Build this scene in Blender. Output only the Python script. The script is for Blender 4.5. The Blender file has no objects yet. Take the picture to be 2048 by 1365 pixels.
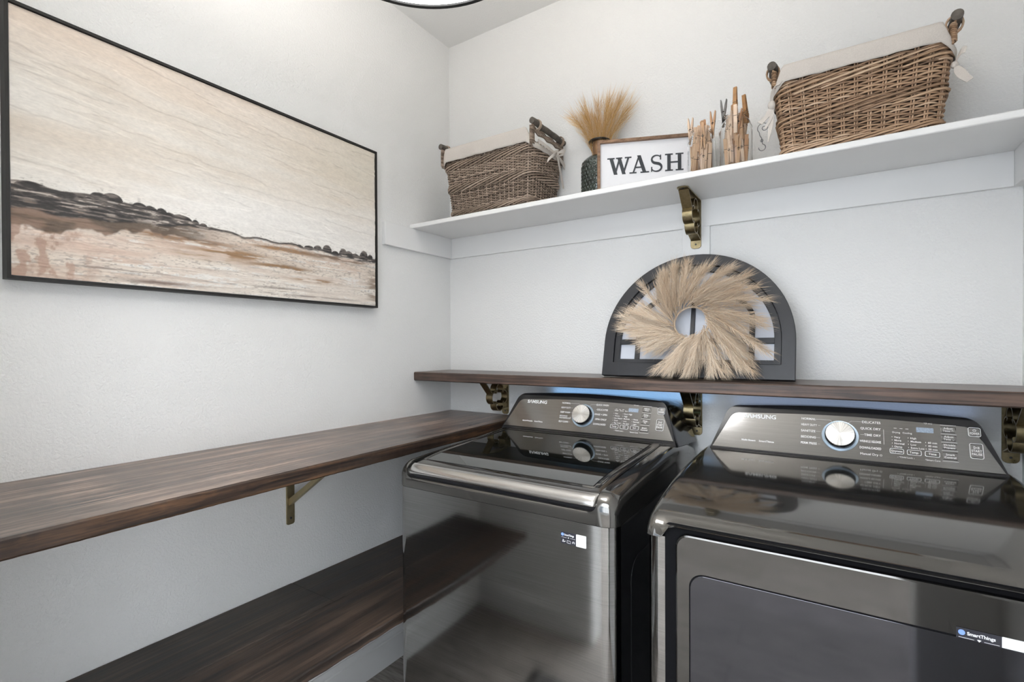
import bpy, bmesh, math, random
import numpy as np
from mathutils import Vector, Matrix

random.seed(7)
rng = np.random.default_rng(11)
PI = math.pi
SC = bpy.context.scene
COL = SC.collection

# ------------------------------------------------------------------ camera
cam_d = bpy.data.cameras.new('camera')
cam = bpy.data.objects.new('camera', cam_d)
COL.objects.link(cam)
yaw, pitch, roll = 0.578353, -0.0073231, -0.0044551
fwd = Vector((-math.sin(yaw)*math.cos(pitch), math.cos(yaw)*math.cos(pitch), math.sin(pitch)))
rgt = Vector((math.cos(yaw), math.sin(yaw), 0))
upv = rgt.cross(fwd)
r2 = rgt*math.cos(roll) + upv*math.sin(roll)
u2 = -rgt*math.sin(roll) + upv*math.cos(roll)
mw = Matrix((r2, u2, -fwd)).transposed().to_4x4()
mw.translation = Vector((1.56984, -1.86, 1.32186))
cam.matrix_world = mw
cam_d.sensor_width = 36.0
cam_d.lens = 995.877/2048*36.0
cam_d.shift_y = 18.2/2048
cam_d.clip_start = 0.02
SC.camera = cam

# ------------------------------------------------------------------ world, lights, exposure
SC.view_settings.view_transform = 'Standard'
SC.view_settings.look = 'None'
SC.view_settings.gamma = 1.0
SC.view_settings.exposure = 0.47
SC.view_settings.use_curve_mapping = False
w = bpy.data.worlds.new('daylight')
SC.world = w
w.use_nodes = True
wb = w.node_tree.nodes['Background']
wb.inputs[0].default_value = (0.62, 0.78, 1.0, 1)
wb.inputs[1].default_value = 1.0

LAMP = (0.925, -1.19, 2.10)

def area(name, loc, rot, sx, sy, power, color, shape='RECTANGLE'):
    d = bpy.data.lights.new(name, 'AREA')
    d.shape = shape
    d.size = sx
    if shape in ('RECTANGLE', 'ELLIPSE'):
        d.size_y = sy
    d.energy = power
    d.color = color
    o = bpy.data.objects.new(name, d)
    COL.objects.link(o)
    o.location = loc
    o.rotation_euler = rot
    return o

WARM = (1.0, 0.955, 0.90)
COOL = (0.91, 0.955, 1.0)
area('lamp_light_up', (LAMP[0], LAMP[1], LAMP[2]+0.125), (PI, 0, 0), 0.40, 0.40, 13.0, WARM, 'DISK')
# the bright next room behind the doorway: its window, plus two added fill lights
area('hall_bounce_fill', (1.2, -3.1, 2.10), (PI, 0, 0), 2.6, 1.6, 215.0, COOL)  # added fill aimed up to bounce off the hall ceiling, no fixture
area('window_daylight', (1.5, -4.22, 1.45), (PI/2, 0, 0), 2.6, 1.9, 40.0, COOL)
area('hall_side_fill', (3.72, -3.05, 1.15), (0, PI/2, 0), 2.0, 1.9, 42.0, COOL)  # added fill for the left wall; the hall's side wall has no window

# two added blue strips tint the wall behind the consoles; real source unknown
area('blue_wall_fill', (0.88, -0.030, 1.126), (PI-0.65, 0, 0), 0.62, 0.010, 0.10, (0.25, 0.55, 1.0))
area('blue_wall_fill', (1.58, -0.030, 1.126), (PI-0.65, 0, 0), 0.62, 0.010, 0.035, (0.45, 0.62, 1.0))

# ------------------------------------------------------------------ material helpers
def nmat(name):
    m = bpy.data.materials.new(name)
    m.use_nodes = True
    nt = m.node_tree
    return m, nt, nt.nodes['Principled BSDF']

def setp(b, **k):
    for kk, v in k.items():
        b.inputs[kk].default_value = v

def node(nt, t, **k):
    n = nt.nodes.new(t)
    for kk, v in k.items():
        if kk.startswith('i_'):
            n.inputs[int(kk[2:])].default_value = v
        else:
            setattr(n, kk, v)
    return n

def coords(nt, scale=(1, 1, 1), kind='Object'):
    tc = node(nt, 'ShaderNodeTexCoord')
    mp = node(nt, 'ShaderNodeMapping')
    mp.inputs['Scale'].default_value = scale
    nt.links.new(tc.outputs[kind], mp.inputs[0])
    return mp.outputs[0]

def noise(nt, vec, scale, detail=3, rough=0.5, dist=0.0):
    n = node(nt, 'ShaderNodeTexNoise')
    n.inputs['Scale'].default_value = scale
    n.inputs['Detail'].default_value = detail
    n.inputs['Roughness'].default_value = rough
    n.inputs['Distortion'].default_value = dist
    nt.links.new(vec, n.inputs['Vector'])
    return n.outputs['Fac']

def ramp(nt, fac, stops, interp='LINEAR'):
    r = node(nt, 'ShaderNodeValToRGB')
    cr = r.color_ramp
    cr.interpolation = interp
    while len(cr.elements) < len(stops):
        cr.elements.new(0.5)
    for e, (p, c) in zip(cr.elements, stops):
        e.position = p
        e.color = (c[0], c[1], c[2], 1) if len(c) == 3 else c
    nt.links.new(fac, r.inputs[0])
    return r.outputs[0]

def bump(nt, b, h, strength, dist):
    bp = node(nt, 'ShaderNodeBump')
    bp.inputs['Strength'].default_value = strength
    bp.inputs['Distance'].default_value = dist
    nt.links.new(h, bp.inputs['Height'])
    nt.links.new(bp.outputs[0], b.inputs['Normal'])
    return bp

def mixc(nt, fac, a, c, mode='MIX'):
    m = node(nt, 'ShaderNodeMix', data_type='RGBA', blend_type=mode)
    if isinstance(fac, (int, float)):
        m.inputs[0].default_value = fac
    else:
        nt.links.new(fac, m.inputs[0])
    for i, x in ((6, a), (7, c)):
        if isinstance(x, tuple):
            m.inputs[i].default_value = (x[0], x[1], x[2], 1)
        else:
            nt.links.new(x, m.inputs[i])
    return m.outputs[2]

def plain(name, col, rough=0.5, metal=0.0, nscale=40, var=0.12, bmp=0.0, bdist=0.001, **k):
    """simple procedural material: noise variation in colour, optional bump"""
    m, nt, b = nmat(name)
    v = coords(nt)
    f = noise(nt, v, nscale, 4)
    c = ramp(nt, f, [(0.3, tuple(x*(1-var) for x in col)), (0.7, tuple(min(1, x*(1+var)) for x in col))])
    nt.links.new(c, b.inputs['Base Color'])
    setp(b, Roughness=rough, Metallic=metal)
    for kk, vv in k.items():
        b.inputs[kk.replace('_', ' ')].default_value = vv
    if bmp:
        bump(nt, b, noise(nt, v, nscale*2, 3), bmp, bdist)
    return m

def rnd_mat(name, stops, rough=0.6, nscale=60, bmp=0.3, bdist=0.0006, metal=0.0, mixn=0.35, **k):
    """colour per strand from the 'rnd' attribute, broken up by noise"""
    m, nt, b = nmat(name)
    at = node(nt, 'ShaderNodeAttribute', attribute_name='rnd')
    v = coords(nt)
    f = noise(nt, v, nscale, 4)
    mm = node(nt, 'ShaderNodeMath', operation='MULTIPLY_ADD')
    nt.links.new(f, mm.inputs[0])
    mm.inputs[1].default_value = mixn
    ad = node(nt, 'ShaderNodeMath', operation='SUBTRACT')
    nt.links.new(at.outputs['Fac'], ad.inputs[0])
    ad.inputs[1].default_value = mixn*0.5
    nt.links.new(ad.outputs[0], mm.inputs[2])
    c = ramp(nt, mm.outputs[0], stops)
    nt.links.new(c, b.inputs['Base Color'])
    setp(b, Roughness=rough, Metallic=metal)
    for kk, vv in k.items():
        b.inputs[kk.replace('_', ' ')].default_value = vv
    if bmp:
        bump(nt, b, f, bmp, bdist)
    return m

M = {}
def wall_mat(name, col, bs=0.42, bd=0.0018):
    m, nt, b = nmat(name)
    v = coords(nt)
    f = noise(nt, v, 1.3, 3)
    c = ramp(nt, f, [(0.3, tuple(x*0.985 for x in col)), (0.7, col)])
    nt.links.new(c, b.inputs['Base Color'])
    setp(b, Roughness=0.75)
    b.inputs['Specular IOR Level'].default_value = 0.3
    n1 = noise(nt, v, 140, 3, 0.55, 0.3)
    n2 = ramp(nt, n1, [(0.36, (0, 0, 0)), (0.62, (1, 1, 1))])
    bump(nt, b, n2, bs, bd)
    return m
M['wall'] = wall_mat('wall_paint', (0.84, 0.84, 0.83))
M['ceil'] = wall_mat('ceiling_paint', (0.82, 0.82, 0.81), 0.3, 0.002)
M['trim'] = plain('trim_paint', (0.82, 0.82, 0.815), 0.38, nscale=6, var=0.01)
M['shelfwhite'] = plain('shelf_paint', (0.83, 0.83, 0.825), 0.4, nscale=6, var=0.012)

def wood(name, axis, dark, mid, light, rough=0.34, cross=26.0, seed=0.0, knots=True, coat=0.25, edge=None, bmpd=0.0012):
    m, nt, b = nmat(name)
    sc = [cross, cross, cross]
    sc[axis] = 1.6
    tc = node(nt, 'ShaderNodeTexCoord')
    mp = node(nt, 'ShaderNodeMapping')
    mp.inputs['Scale'].default_value = sc
    mp.inputs['Location'].default_value = (seed, seed*1.7, seed*0.6)
    nt.links.new(tc.outputs['Object'], mp.inputs[0])
    vec = mp.outputs[0]
    n1 = noise(nt, vec, 1.0, 6, 0.62, 0.9)
    sc2 = [cross*5, cross*5, cross*5]
    sc2[axis] = 5
    mp2 = node(nt, 'ShaderNodeMapping')
    mp2.inputs['Scale'].default_value = sc2
    nt.links.new(tc.outputs['Object'], mp2.inputs[0])
    n2 = noise(nt, mp2.outputs[0], 1.0, 3, 0.6, 0.2)
    add = node(nt, 'ShaderNodeMath', operation='MULTIPLY_ADD')
    nt.links.new(n2, add.inputs[0])
    add.inputs[1].default_value = 0.45
    nt.links.new(n1, add.inputs[2])
    sub = node(nt, 'ShaderNodeMath', operation='SUBTRACT')
    nt.links.new(add.outputs[0], sub.inputs[0])
    sub.inputs[1].default_value = 0.22
    c = ramp(nt, sub.outputs[0], [(0.34, dark), (0.50, mid), (0.68, light)])
    # large soft stain patches
    big = noise(nt, tc.outputs['Object'], 3.2, 3, 0.6, 0.6)
    pat = ramp(nt, big, [(0.38, (0.62, 0.62, 0.64)), (0.62, (1.15, 1.12, 1.10))])
    c = mixc(nt, 1.0, c, pat, 'MULTIPLY')
    if knots:
        vo = node(nt, 'ShaderNodeTexVoronoi')
        s3 = [7.0, 7.0, 7.0]
        s3[axis] = 1.9
        mp3 = node(nt, 'ShaderNodeMapping')
        mp3.inputs['Scale'].default_value = s3
        mp3.inputs['Location'].default_value = (seed*2.1, seed, seed*0.3)
        nt.links.new(tc.outputs['Object'], mp3.inputs[0])
        nt.links.new(mp3.outputs[0], vo.inputs['Vector'])
        vo.inputs['Scale'].default_value = 0.9
        kr = ramp(nt, vo.outputs['Distance'], [(0.05, (0.35, 0.33, 0.32)), (0.12, (0.9, 0.9, 0.9)), (0.16, (0.75, 0.74, 0.73)), (0.24, (1, 1, 1))])
        c = mixc(nt, 0.8, c, kr, 'MULTIPLY')
    nt.links.new(c, b.inputs['Base Color'])
    rr = ramp(nt, n1, [(0.3, (rough*0.8,)*3), (0.7, (rough*1.3,)*3)])
    nt.links.new(rr, b.inputs['Roughness'])
    b.inputs['Coat Weight'].default_value = coat
    b.inputs['Coat Roughness'].default_value = 0.28
    bump(nt, b, add.outputs[0], 0.45, bmpd)
    return m
M['wood_y'] = wood('dark_stained_wood_long', 1, (0.032, 0.021, 0.016), (0.145, 0.100, 0.078), (0.40, 0.30, 0.24), seed=1.3, cross=46.0)
M['wood_x'] = wood('dark_stained_wood_cross', 0, (0.026, 0.017, 0.013), (0.080, 0.050, 0.037), (0.17, 0.112, 0.083), seed=4.2, cross=46.0)
M['bench1'] = wood('bench_wood_brown', 1, (0.014, 0.010, 0.008), (0.044, 0.029, 0.021), (0.095, 0.064, 0.045), rough=0.5, seed=7.7, coat=0.05, cross=42.0)
M['bench2'] = wood('bench_wood_grey', 1, (0.012, 0.009, 0.008), (0.036, 0.027, 0.021), (0.085, 0.062, 0.048), rough=0.5, seed=2.9, coat=0.05, cross=42.0)
M['edge'] = wood('stained_edge_shaded', 1, (0.012, 0.008, 0.006), (0.045, 0.024, 0.014), (0.15, 0.078, 0.036), rough=0.5, seed=9.4, coat=0.05, cross=34.0, knots=False)  # same stained wood; the edge's missing sheen is painted in as darker brown
M['edge_x'] = wood('stained_ledge_edge_shaded', 0, (0.022, 0.014, 0.011), (0.070, 0.044, 0.033), (0.16, 0.10, 0.072), rough=0.45, seed=5.4, coat=0.1, cross=40.0, knots=False)  # ledge counterpart, edge likewise painted darker than its top
M['frame_wood'] = wood('sign_frame_wood', 0, (0.16, 0.085, 0.045), (0.27, 0.155, 0.085), (0.38, 0.23, 0.14), rough=0.5, cross=90, knots=False, coat=0.0, bmpd=0.0004)

def floor_mat():
    m, nt, b = nmat('grey_plank_floor')
    v = coords(nt)
    br = node(nt, 'ShaderNodeTexBrick')
    br.inputs['Scale'].default_value = 1.0
    br.inputs['Brick Width'].default_value = 1.2
    br.inputs['Row Height'].default_value = 0.18
    br.inputs['Mortar Size'].default_value = 0.0015
    br.inputs['Color1'].default_value = (0.30, 0.275, 0.25, 1)
    br.inputs['Color2'].default_value = (0.37, 0.34, 0.315, 1)
    br.inputs['Mortar'].default_value = (0.04, 0.035, 0.03, 1)
    nt.links.new(v, br.inputs['Vector'])
    v2 = coords(nt, (6, 60, 10))
    n = noise(nt, v2, 1.0, 5, 0.6, 0.5)
    g = ramp(nt, n, [(0.3, (0.5, 0.5, 0.5)), (0.7, (1.3, 1.28, 1.25))])
    c = mixc(nt, 1.0, br.outputs[0], g, 'MULTIPLY')
    nt.links.new(c, b.inputs['Base Color'])
    setp(b, Roughness=0.65)
    b.inputs['Specular IOR Level'].default_value = 0.3
    bump(nt, b, n, 0.2, 0.001)
    return m
M['floor'] = floor_mat()

def brushed(name, lo, hi, rough, axis_scale, metal=1.0, amp=0.25):
    m, nt, b = nmat(name)
    v = coords(nt, axis_scale)
    f = noise(nt, v, 1.0, 4, 0.6)
    c = ramp(nt, f, [(0.3, lo), (0.7, hi)])
    nt.links.new(c, b.inputs['Base Color'])
    r = ramp(nt, f, [(0.3, (rough*0.8,)*3), (0.7, (rough*1.3,)*3)])
    nt.links.new(r, b.inputs['Roughness'])
    setp(b, Metallic=metal)
    bump(nt, b, f, amp, 0.00012)
    return m
M['brushed'] = brushed('black_stainless_brushed', (0.26, 0.257, 0.254), (0.36, 0.356, 0.35), 0.075, (5, 5, 900), amp=0.10)
M['plate'] = brushed('console_face_brushed', (0.23, 0.228, 0.224), (0.27, 0.267, 0.262), 0.11, (8, 300, 700), amp=0.06)
M['gloss'] = plain('graphite_gloss_paint', (0.19, 0.184, 0.174), 0.08, 0.92, nscale=5, var=0.03)
M['lidmetal'] = plain('graphite_lid_paint', (0.16, 0.153, 0.145), 0.10, 0.92, nscale=5, var=0.03)
M['lip_highlight'] = brushed('highlit_lip_metal', (0.55, 0.545, 0.53), (0.64, 0.63, 0.62), 0.18, (6, 300, 300), amp=0.1)  # dark lid metal, lightened to carry the lip's reflected highlight
M['blackplastic'] = plain('black_gloss_plastic', (0.010, 0.010, 0.012), 0.12, 0.0, nscale=8, var=0.05)
M['blackpaint'] = plain('black_cabinet_paint', (0.012, 0.012, 0.013), 0.28, 0.0, nscale=10, var=0.08)
M['gap'] = plain('dark_gasket', (0.004, 0.004, 0.005), 0.7, 0.0, var=0.1, Specular_IOR_Level=0.1)
M['lidglass'] = plain('tinted_lid_glass', (0.006, 0.007, 0.006), 0.02, 0.0, nscale=3, var=0.2, IOR=2.3)
M['doorglass'] = plain('tinted_door_glass', (0.068, 0.068, 0.076), 0.06, 0.9, nscale=3, var=0.05)
M['doorgloss'] = plain('graphite_door_gloss', (0.105, 0.102, 0.098), 0.06, 0.95, nscale=3, var=0.03)
M['bracket'] = brushed('antique_brass', (0.20, 0.16, 0.085), (0.33, 0.27, 0.16), 0.33, (60, 60, 60), amp=0.2)
M['bracket_plain'] = brushed('gold_satin_metal', (0.34, 0.28, 0.16), (0.42, 0.35, 0.21), 0.42, (60, 60, 60), metal=0.8, amp=0.1)
M['print'] = plain('white_print', (0.80, 0.80, 0.80), 0.5, var=0.02)
M['display'] = plain('display_window', (0.30, 0.36, 0.44), 0.2, nscale=400, var=0.25)
M['displaydark'] = plain('dark_display', (0.01, 0.014, 0.03), 0.15, var=0.1)
M['ringblue'] = plain('knob_ring', (0.42, 0.52, 0.62), 0.25, 0.6, var=0.06)
M['black'] = plain('black_frame_paint', (0.010, 0.009, 0.008), 0.6, nscale=60, var=0.3, bmp=0.2, bdist=0.0005)
M['charcoal'] = plain('charcoal_frame_paint', (0.019, 0.020, 0.024), 0.42, nscale=30, var=0.10, bmp=0.1, bdist=0.0004)
M['letter'] = plain('charcoal_letter_paint', (0.035, 0.040, 0.046), 0.6, nscale=50, var=0.1)
M['signwhite'] = plain('sign_board_white', (0.80, 0.80, 0.82), 0.6, nscale=30, var=0.01)
M['sticker_dark'] = plain('sticker_black', (0.022, 0.022, 0.03), 0.35, var=0.1)
M['sticker_white'] = plain('sticker_white', (0.78, 0.78, 0.78), 0.45, var=0.02)
M['sticker_blue'] = plain('sticker_blue', (0.22, 0.36, 0.85), 0.4, var=0.05)
M['cloth'] = plain('linen_cloth', (0.60, 0.555, 0.51), 0.9, nscale=420, var=0.06, bmp=0.5, bdist=0.0006)
M['stick'] = plain('weathered_grey_stick', (0.115, 0.10, 0.085), 0.75, nscale=50, var=0.35, bmp=0.6, bdist=0.0012)
M['weave_small'] = rnd_mat('greyed_willow', [(0.0, (0.10, 0.070, 0.050)), (0.35, (0.22, 0.165, 0.125)), (0.7, (0.36, 0.275, 0.21)), (1.0, (0.50, 0.40, 0.32))], 0.62)
M['weave_big'] = rnd_mat('brown_willow', [(0.0, (0.13, 0.075, 0.042)), (0.35, (0.30, 0.185, 0.11)), (0.7, (0.46, 0.30, 0.185)), (1.0, (0.60, 0.44, 0.31))], 0.6)
M['weave_in'] = plain('willow_inside', (0.045, 0.030, 0.02), 0.9, var=0.3)
M['pampas'] = rnd_mat('pampas_beige', [(0.0, (0.42, 0.29, 0.18)), (0.35, (0.68, 0.52, 0.37)), (0.7, (0.82, 0.69, 0.54)), (1.0, (0.88, 0.80, 0.69))], 0.85, bmp=0, mixn=0.2)
M['gold_grass'] = rnd_mat('golden_grass', [(0.0, (0.38, 0.20, 0.06)), (0.4, (0.68, 0.42, 0.16)), (0.8, (0.82, 0.58, 0.29)), (1.0, (0.86, 0.70, 0.46))], 0.85, bmp=0, mixn=0.2)
M['pin'] = rnd_mat('clothespin_wood', [(0.0, (0.50, 0.26, 0.13)), (0.35, (0.62, 0.41, 0.25)), (0.75, (0.72, 0.53, 0.38)), (1.0, (0.80, 0.64, 0.50))], 0.65, nscale=25, bmp=0.15, mixn=0.5)
M['pin_grey'] = plain('weathered_pin_wood', (0.20, 0.19, 0.18), 0.8, nscale=60, var=0.3, bmp=0.3)
M['pin_brown'] = plain('brown_pin_wood', (0.42, 0.22, 0.09), 0.6, nscale=60, var=0.25, bmp=0.3)
M['spring'] = plain('spring_steel', (0.12, 0.10, 0.09), 0.4, 0.9, var=0.2)
M['wire'] = plain('dark_wire', (0.10, 0.10, 0.11), 0.4, 0.9, var=0.1)
M['vase'] = plain('dark_green_glass', (0.030, 0.042, 0.034), 0.14, 0.2, nscale=30, var=0.4, Coat_Weight=0.6)
M['vase_neck'] = plain('bronze_neck', (0.26, 0.15, 0.08), 0.35, 0.5, nscale=30, var=0.3)
M['vase_rim'] = plain('black_rim', (0.012, 0.011, 0.010), 0.3, 0.3, var=0.1)
M['lampwood'] = wood('lamp_band_wood', 0, (0.10, 0.07, 0.05), (0.17, 0.12, 0.09), (0.26, 0.19, 0.14), rough=0.6, cross=40, knots=False, coat=0)
M['lampblack'] = plain('lamp_black_metal', (0.016, 0.016, 0.016), 0.4, 0.5, var=0.1)
M['rug'] = plain('grey_rag_rug', (0.16, 0.155, 0.15), 0.95, nscale=90, var=0.5, bmp=1.0, bdist=0.006)
M['hallwall'] = plain('hall_paint', (0.72, 0.73, 0.74), 0.8, nscale=3, var=0.02)
M['pane'] = None

def glass_mat():
    m, nt, b = nmat('clear_jar_glass')
    v = coords(nt)
    f = noise(nt, v, 20, 2)
    c = ramp(nt, f, [(0, (0.97, 0.98, 0.98)), (1, (1, 1, 1))])
    nt.links.new(c, b.inputs['Base Color'])
    setp(b, Roughness=0.02, IOR=1.22)
    b.inputs['Transmission Weight'].default_value = 1.0
    bump(nt, b, f, 0.05, 0.002)
    return m
M['glass'] = glass_mat()

def mirror_mat():
    m, nt, b = nmat('window_mirror')
    v = coords(nt)
    f = noise(nt, v, 9, 4, 0.6, 0.8)
    c = ramp(nt, f, [(0.25, (0.80, 0.83, 0.90)), (0.6, (0.90, 0.92, 0.97))])
    nt.links.new(c, b.inputs['Base Color'])
    r = ramp(nt, f, [(0.4, (0.10,)*3), (0.7, (0.3,)*3)])
    nt.links.new(r, b.inputs['Roughness'])
    setp(b, Metallic=0.9)
    return m
M['mirror'] = plain('white_backing_panel', (0.66, 0.69, 0.76), 0.35, nscale=9, var=0.04)

def lampshade_mat():
    m, nt, b = nmat('lamp_diffuser')
    v = coords(nt)
    f = noise(nt, v, 3, 2)
    c = ramp(nt, f, [(0, (0.95, 0.94, 0.92)), (1, (1, 1, 1))])
    nt.links.new(c, b.inputs['Base Color'])
    nt.links.new(c, b.inputs['Emission Color'])
    b.inputs['Emission Strength'].default_value = 6.0
    setp(b, Roughness=0.4)
    return m
M['diffuser'] = lampshade_mat()

def knob_mat():
    m, nt, b = nmat('spun_aluminium')
    tc = node(nt, 'ShaderNodeTexCoord')
    at = node(nt, 'ShaderNodeAttribute', attribute_name='rnd')
    mul = node(nt, 'ShaderNodeMath', operation='MULTIPLY')
    nt.links.new(at.outputs['Fac'], mul.inputs[0])
    mul.inputs[1].default_value = 1.0
    nn = node(nt, 'ShaderNodeTexNoise', noise_dimensions='1D')
    nt.links.new(mul.outputs[0], nn.inputs['W'])
    nn.inputs['Scale'].default_value = 9.0
    nn.inputs['Detail'].default_value = 4
    c = ramp(nt, nn.outputs[0], [(0.35, (0.60, 0.595, 0.58)), (0.65, (0.80, 0.79, 0.77))])
    nt.links.new(c, b.inputs['Base Color'])
    setp(b, Roughness=0.3, Metallic=1.0)
    b.inputs['Anisotropic'].default_value = 0.75
    tg = node(nt, 'ShaderNodeTangent', direction_type='RADIAL', axis='Z')
    nt.links.new(tg.outputs[0], b.inputs['Tangent'])
    return m
M['knob'] = knob_mat()

def vcol_mat(name, rough=0.7):
    m, nt, b = nmat(name)
    at = node(nt, 'ShaderNodeAttribute', attribute_name='paint')
    v = coords(nt, (90, 90, 260))
    f = noise(nt, v, 1.0, 3, 0.6)
    g = ramp(nt, f, [(0.3, (0.93, 0.93, 0.93)), (0.7, (1.05, 1.05, 1.05))])
    c = mixc(nt, 1.0, at.outputs['Color'], g, 'MULTIPLY')
    nt.links.new(c, b.inputs['Base Color'])
    setp(b, Roughness=rough)
    b.inputs['Specular IOR Level'].default_value = 0.25
    bump(nt, b, f, 0.25, 0.0006)
    return m
M['painting'] = vcol_mat('landscape_paint')

# ------------------------------------------------------------------ mesh helpers
ORG = {}   # world origin of each thing
def empty(name, loc, label, cat, group=None):
    o = bpy.data.objects.new(name, None)
    COL.objects.link(o)
    o.location = loc
    o.empty_display_size = 0.05
    ORG[o] = Vector(loc)
    o['label'] = label
    o['category'] = cat
    if group:
        o['group'] = group
    return o

class MB:
    def __init__(s):
        s.v = []; s.f = []; s.r = []
    def add(s, vs, fs, r=0.5):
        n = len(s.v)
        s.v.extend([tuple(p) for p in vs])
        s.f.extend([tuple(i+n for i in f) for f in fs])
        if isinstance(r, (int, float)):
            s.r.extend([r]*len(vs))
        else:
            s.r.extend(r)
    def box(s, x0, x1, y0, y1, z0, z1, r=0.5):
        vs = [(x0,y0,z0),(x1,y0,z0),(x1,y1,z0),(x0,y1,z0),(x0,y0,z1),(x1,y0,z1),(x1,y1,z1),(x0,y1,z1)]
        s.add(vs, [(0,3,2,1),(4,5,6,7),(0,1,5,4),(1,2,6,5),(2,3,7,6),(3,0,4,7)], r)
    def tube(s, pts, rad, sides=6, r=0.5, caps=True, flat=None):
        pts = [Vector(p) for p in pts]
        n = len(pts)
        rads = rad if isinstance(rad, (list, tuple)) else [rad]*n
        T = []
        for i in range(n):
            a = pts[max(0, i-1)]; c = pts[min(n-1, i+1)]
            t = (c-a)
            T.append(t.normalized() if t.length > 1e-9 else Vector((0, 0, 1)))
        ref = Vector((0, 0, 1)) if abs(T[0].z) < 0.9 else Vector((1, 0, 0))
        N = (ref - T[0]*ref.dot(T[0])).normalized()
        vs = []
        for i in range(n):
            N = (N - T[i]*N.dot(T[i]))
            if N.length < 1e-6:
                N = T[i].orthogonal()
            N.normalize()
            B = T[i].cross(N)
            for k in range(sides):
                a = 2*PI*k/sides
                e = rads[i]
                q = pts[i] + N*math.cos(a)*e + B*math.sin(a)*e*(flat if flat else 1)
                vs.append(q)
        fs = []
        for i in range(n-1):
            for k in range(sides):
                k2 = (k+1) % sides
                fs.append((i*sides+k, i*sides+k2, (i+1)*sides+k2, (i+1)*sides+k))
        if caps:
            fs.append(tuple(range(sides-1, -1, -1)))
            fs.append(tuple((n-1)*sides+k for k in range(sides)))
        s.add(vs, fs, r)
    def lathe(s, prof, cx, cy, seg=48, r=0.5, close=False):
        """prof: list of (radius, z)"""
        vs = []
        for (rr, z) in prof:
            for k in range(seg):
                a = 2*PI*k/seg
                vs.append((cx+rr*math.cos(a), cy+rr*math.sin(a), z))
        fs = []
        n = len(prof)
        rng_ = range(n) if close else range(n-1)
        for i in rng_:
            j = (i+1) % n
            for k in range(seg):
                k2 = (k+1) % seg
                fs.append((i*seg+k, i*seg+k2, j*seg+k2, j*seg+k))
        if not close:
            if prof[0][0] > 1e-5:
                fs.append(tuple(range(seg-1, -1, -1)))
            if prof[-1][0] > 1e-5:
                fs.append(tuple((n-1)*seg+k for k in range(seg)))
        s.add(vs, fs, r)
    def prism(s, poly, f0, f1, r=0.5):
        """poly of 2D points; f0/f1 map a 2D point to the two end planes"""
        n = len(poly)
        vs = [f0(*p) for p in poly] + [f1(*p) for p in poly]
        fs = [tuple(range(n-1, -1, -1)), tuple(range(n, 2*n))]
        for i in range(n):
            j = (i+1) % n
            fs.append((i, j, n+j, n+i))
        s.add(vs, fs, r)
    def ringprism(s, outer, inner, f0, f1, r=0.5):
        """frame between two outlines with the same number of points"""
        n = len(outer)
        vs = [f0(*p) for p in outer] + [f0(*p) for p in inner] + [f1(*p) for p in outer] + [f1(*p) for p in inner]
        fs = []
        for i in range(n):
            j = (i+1) % n
            fs += [(i, n+i, n+j, j), (2*n+i, 2*n+j, 3*n+j, 3*n+i), (i, j, 2*n+j, 2*n+i), (n+i, 3*n+i, 3*n+j, n+j)]
        s.add(vs, fs, r)
    def grid(s, fn, nu, nv, r=0.5, closed_u=False):
        vs = []
        for j in range(nv):
            for i in range(nu):
                vs.append(fn(i/(nu if closed_u else nu-1), j/(nv-1)))
        fs = []
        for j in range(nv-1):
            for i in range(nu if closed_u else nu-1):
                i2 = (i+1) % nu
                fs.append((j*nu+i, j*nu+i2, (j+1)*nu+i2, (j+1)*nu+i))
        s.add(vs, fs, r)
    def build(s, name, mat, parent=None, smooth=False, bevel=0.0, segs=2, thick=0.0, fix=True, angle=40):
        root = parent
        while root is not None and root.parent is not None:
            root = root.parent
        o0 = ORG.get(root, Vector((0, 0, 0))) if root is not None else Vector((0, 0, 0))
        me = bpy.data.meshes.new(name)
        va = np.array(s.v, dtype=np.float64) - np.array(o0)
        me.from_pydata(va.tolist(), [], s.f)
        at = me.attributes.new('rnd', 'FLOAT', 'POINT')
        at.data.foreach_set('value', s.r)
        if fix and len(s.f) < 60000:
            bm = bmesh.new(); bm.from_mesh(me)
            bmesh.ops.recalc_face_normals(bm, faces=bm.faces)
            bm.to_mesh(me); bm.free()
        me.update()
        mats = mat if isinstance(mat, (list, tuple)) else [mat]
        for mm in mats:
            me.materials.append(mm)
        o = bpy.data.objects.new(name, me)
        COL.objects.link(o)
        if parent is not None:
            o.parent = parent
        if smooth:
            me.polygons.foreach_set('use_smooth', [True]*len(me.polygons))
            me.set_sharp_from_angle(angle=math.radians(angle))
        if thick:
            md = o.modifiers.new('solid', 'SOLIDIFY'); md.thickness = thick; md.offset = 0
        if bevel:
            md = o.modifiers.new('bevel', 'BEVEL')
            md.width = bevel; md.segments = segs; md.limit_method = 'ANGLE'
            md.angle_limit = math.radians(35)
            md.harden_normals = False
            me.polygons.foreach_set('use_smooth', [True]*len(me.polygons))
            me.set_sharp_from_angle(angle=math.radians(50))
        return o

def boxobj(name, dims, mat, parent=None, bevel=0.0, segs=2):
    b = MB(); b.box(*dims)
    return b.build(name, mat, parent, bevel=bevel, segs=segs)

def struct(o):
    o['kind'] = 'structure'
    return o

def tag(o, label, cat, group=None):
    o['label'] = label; o['category'] = cat
    if group:
        o['group'] = group
    return o

def lerp(a, b, t):
    return a+(b-a)*t

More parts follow.
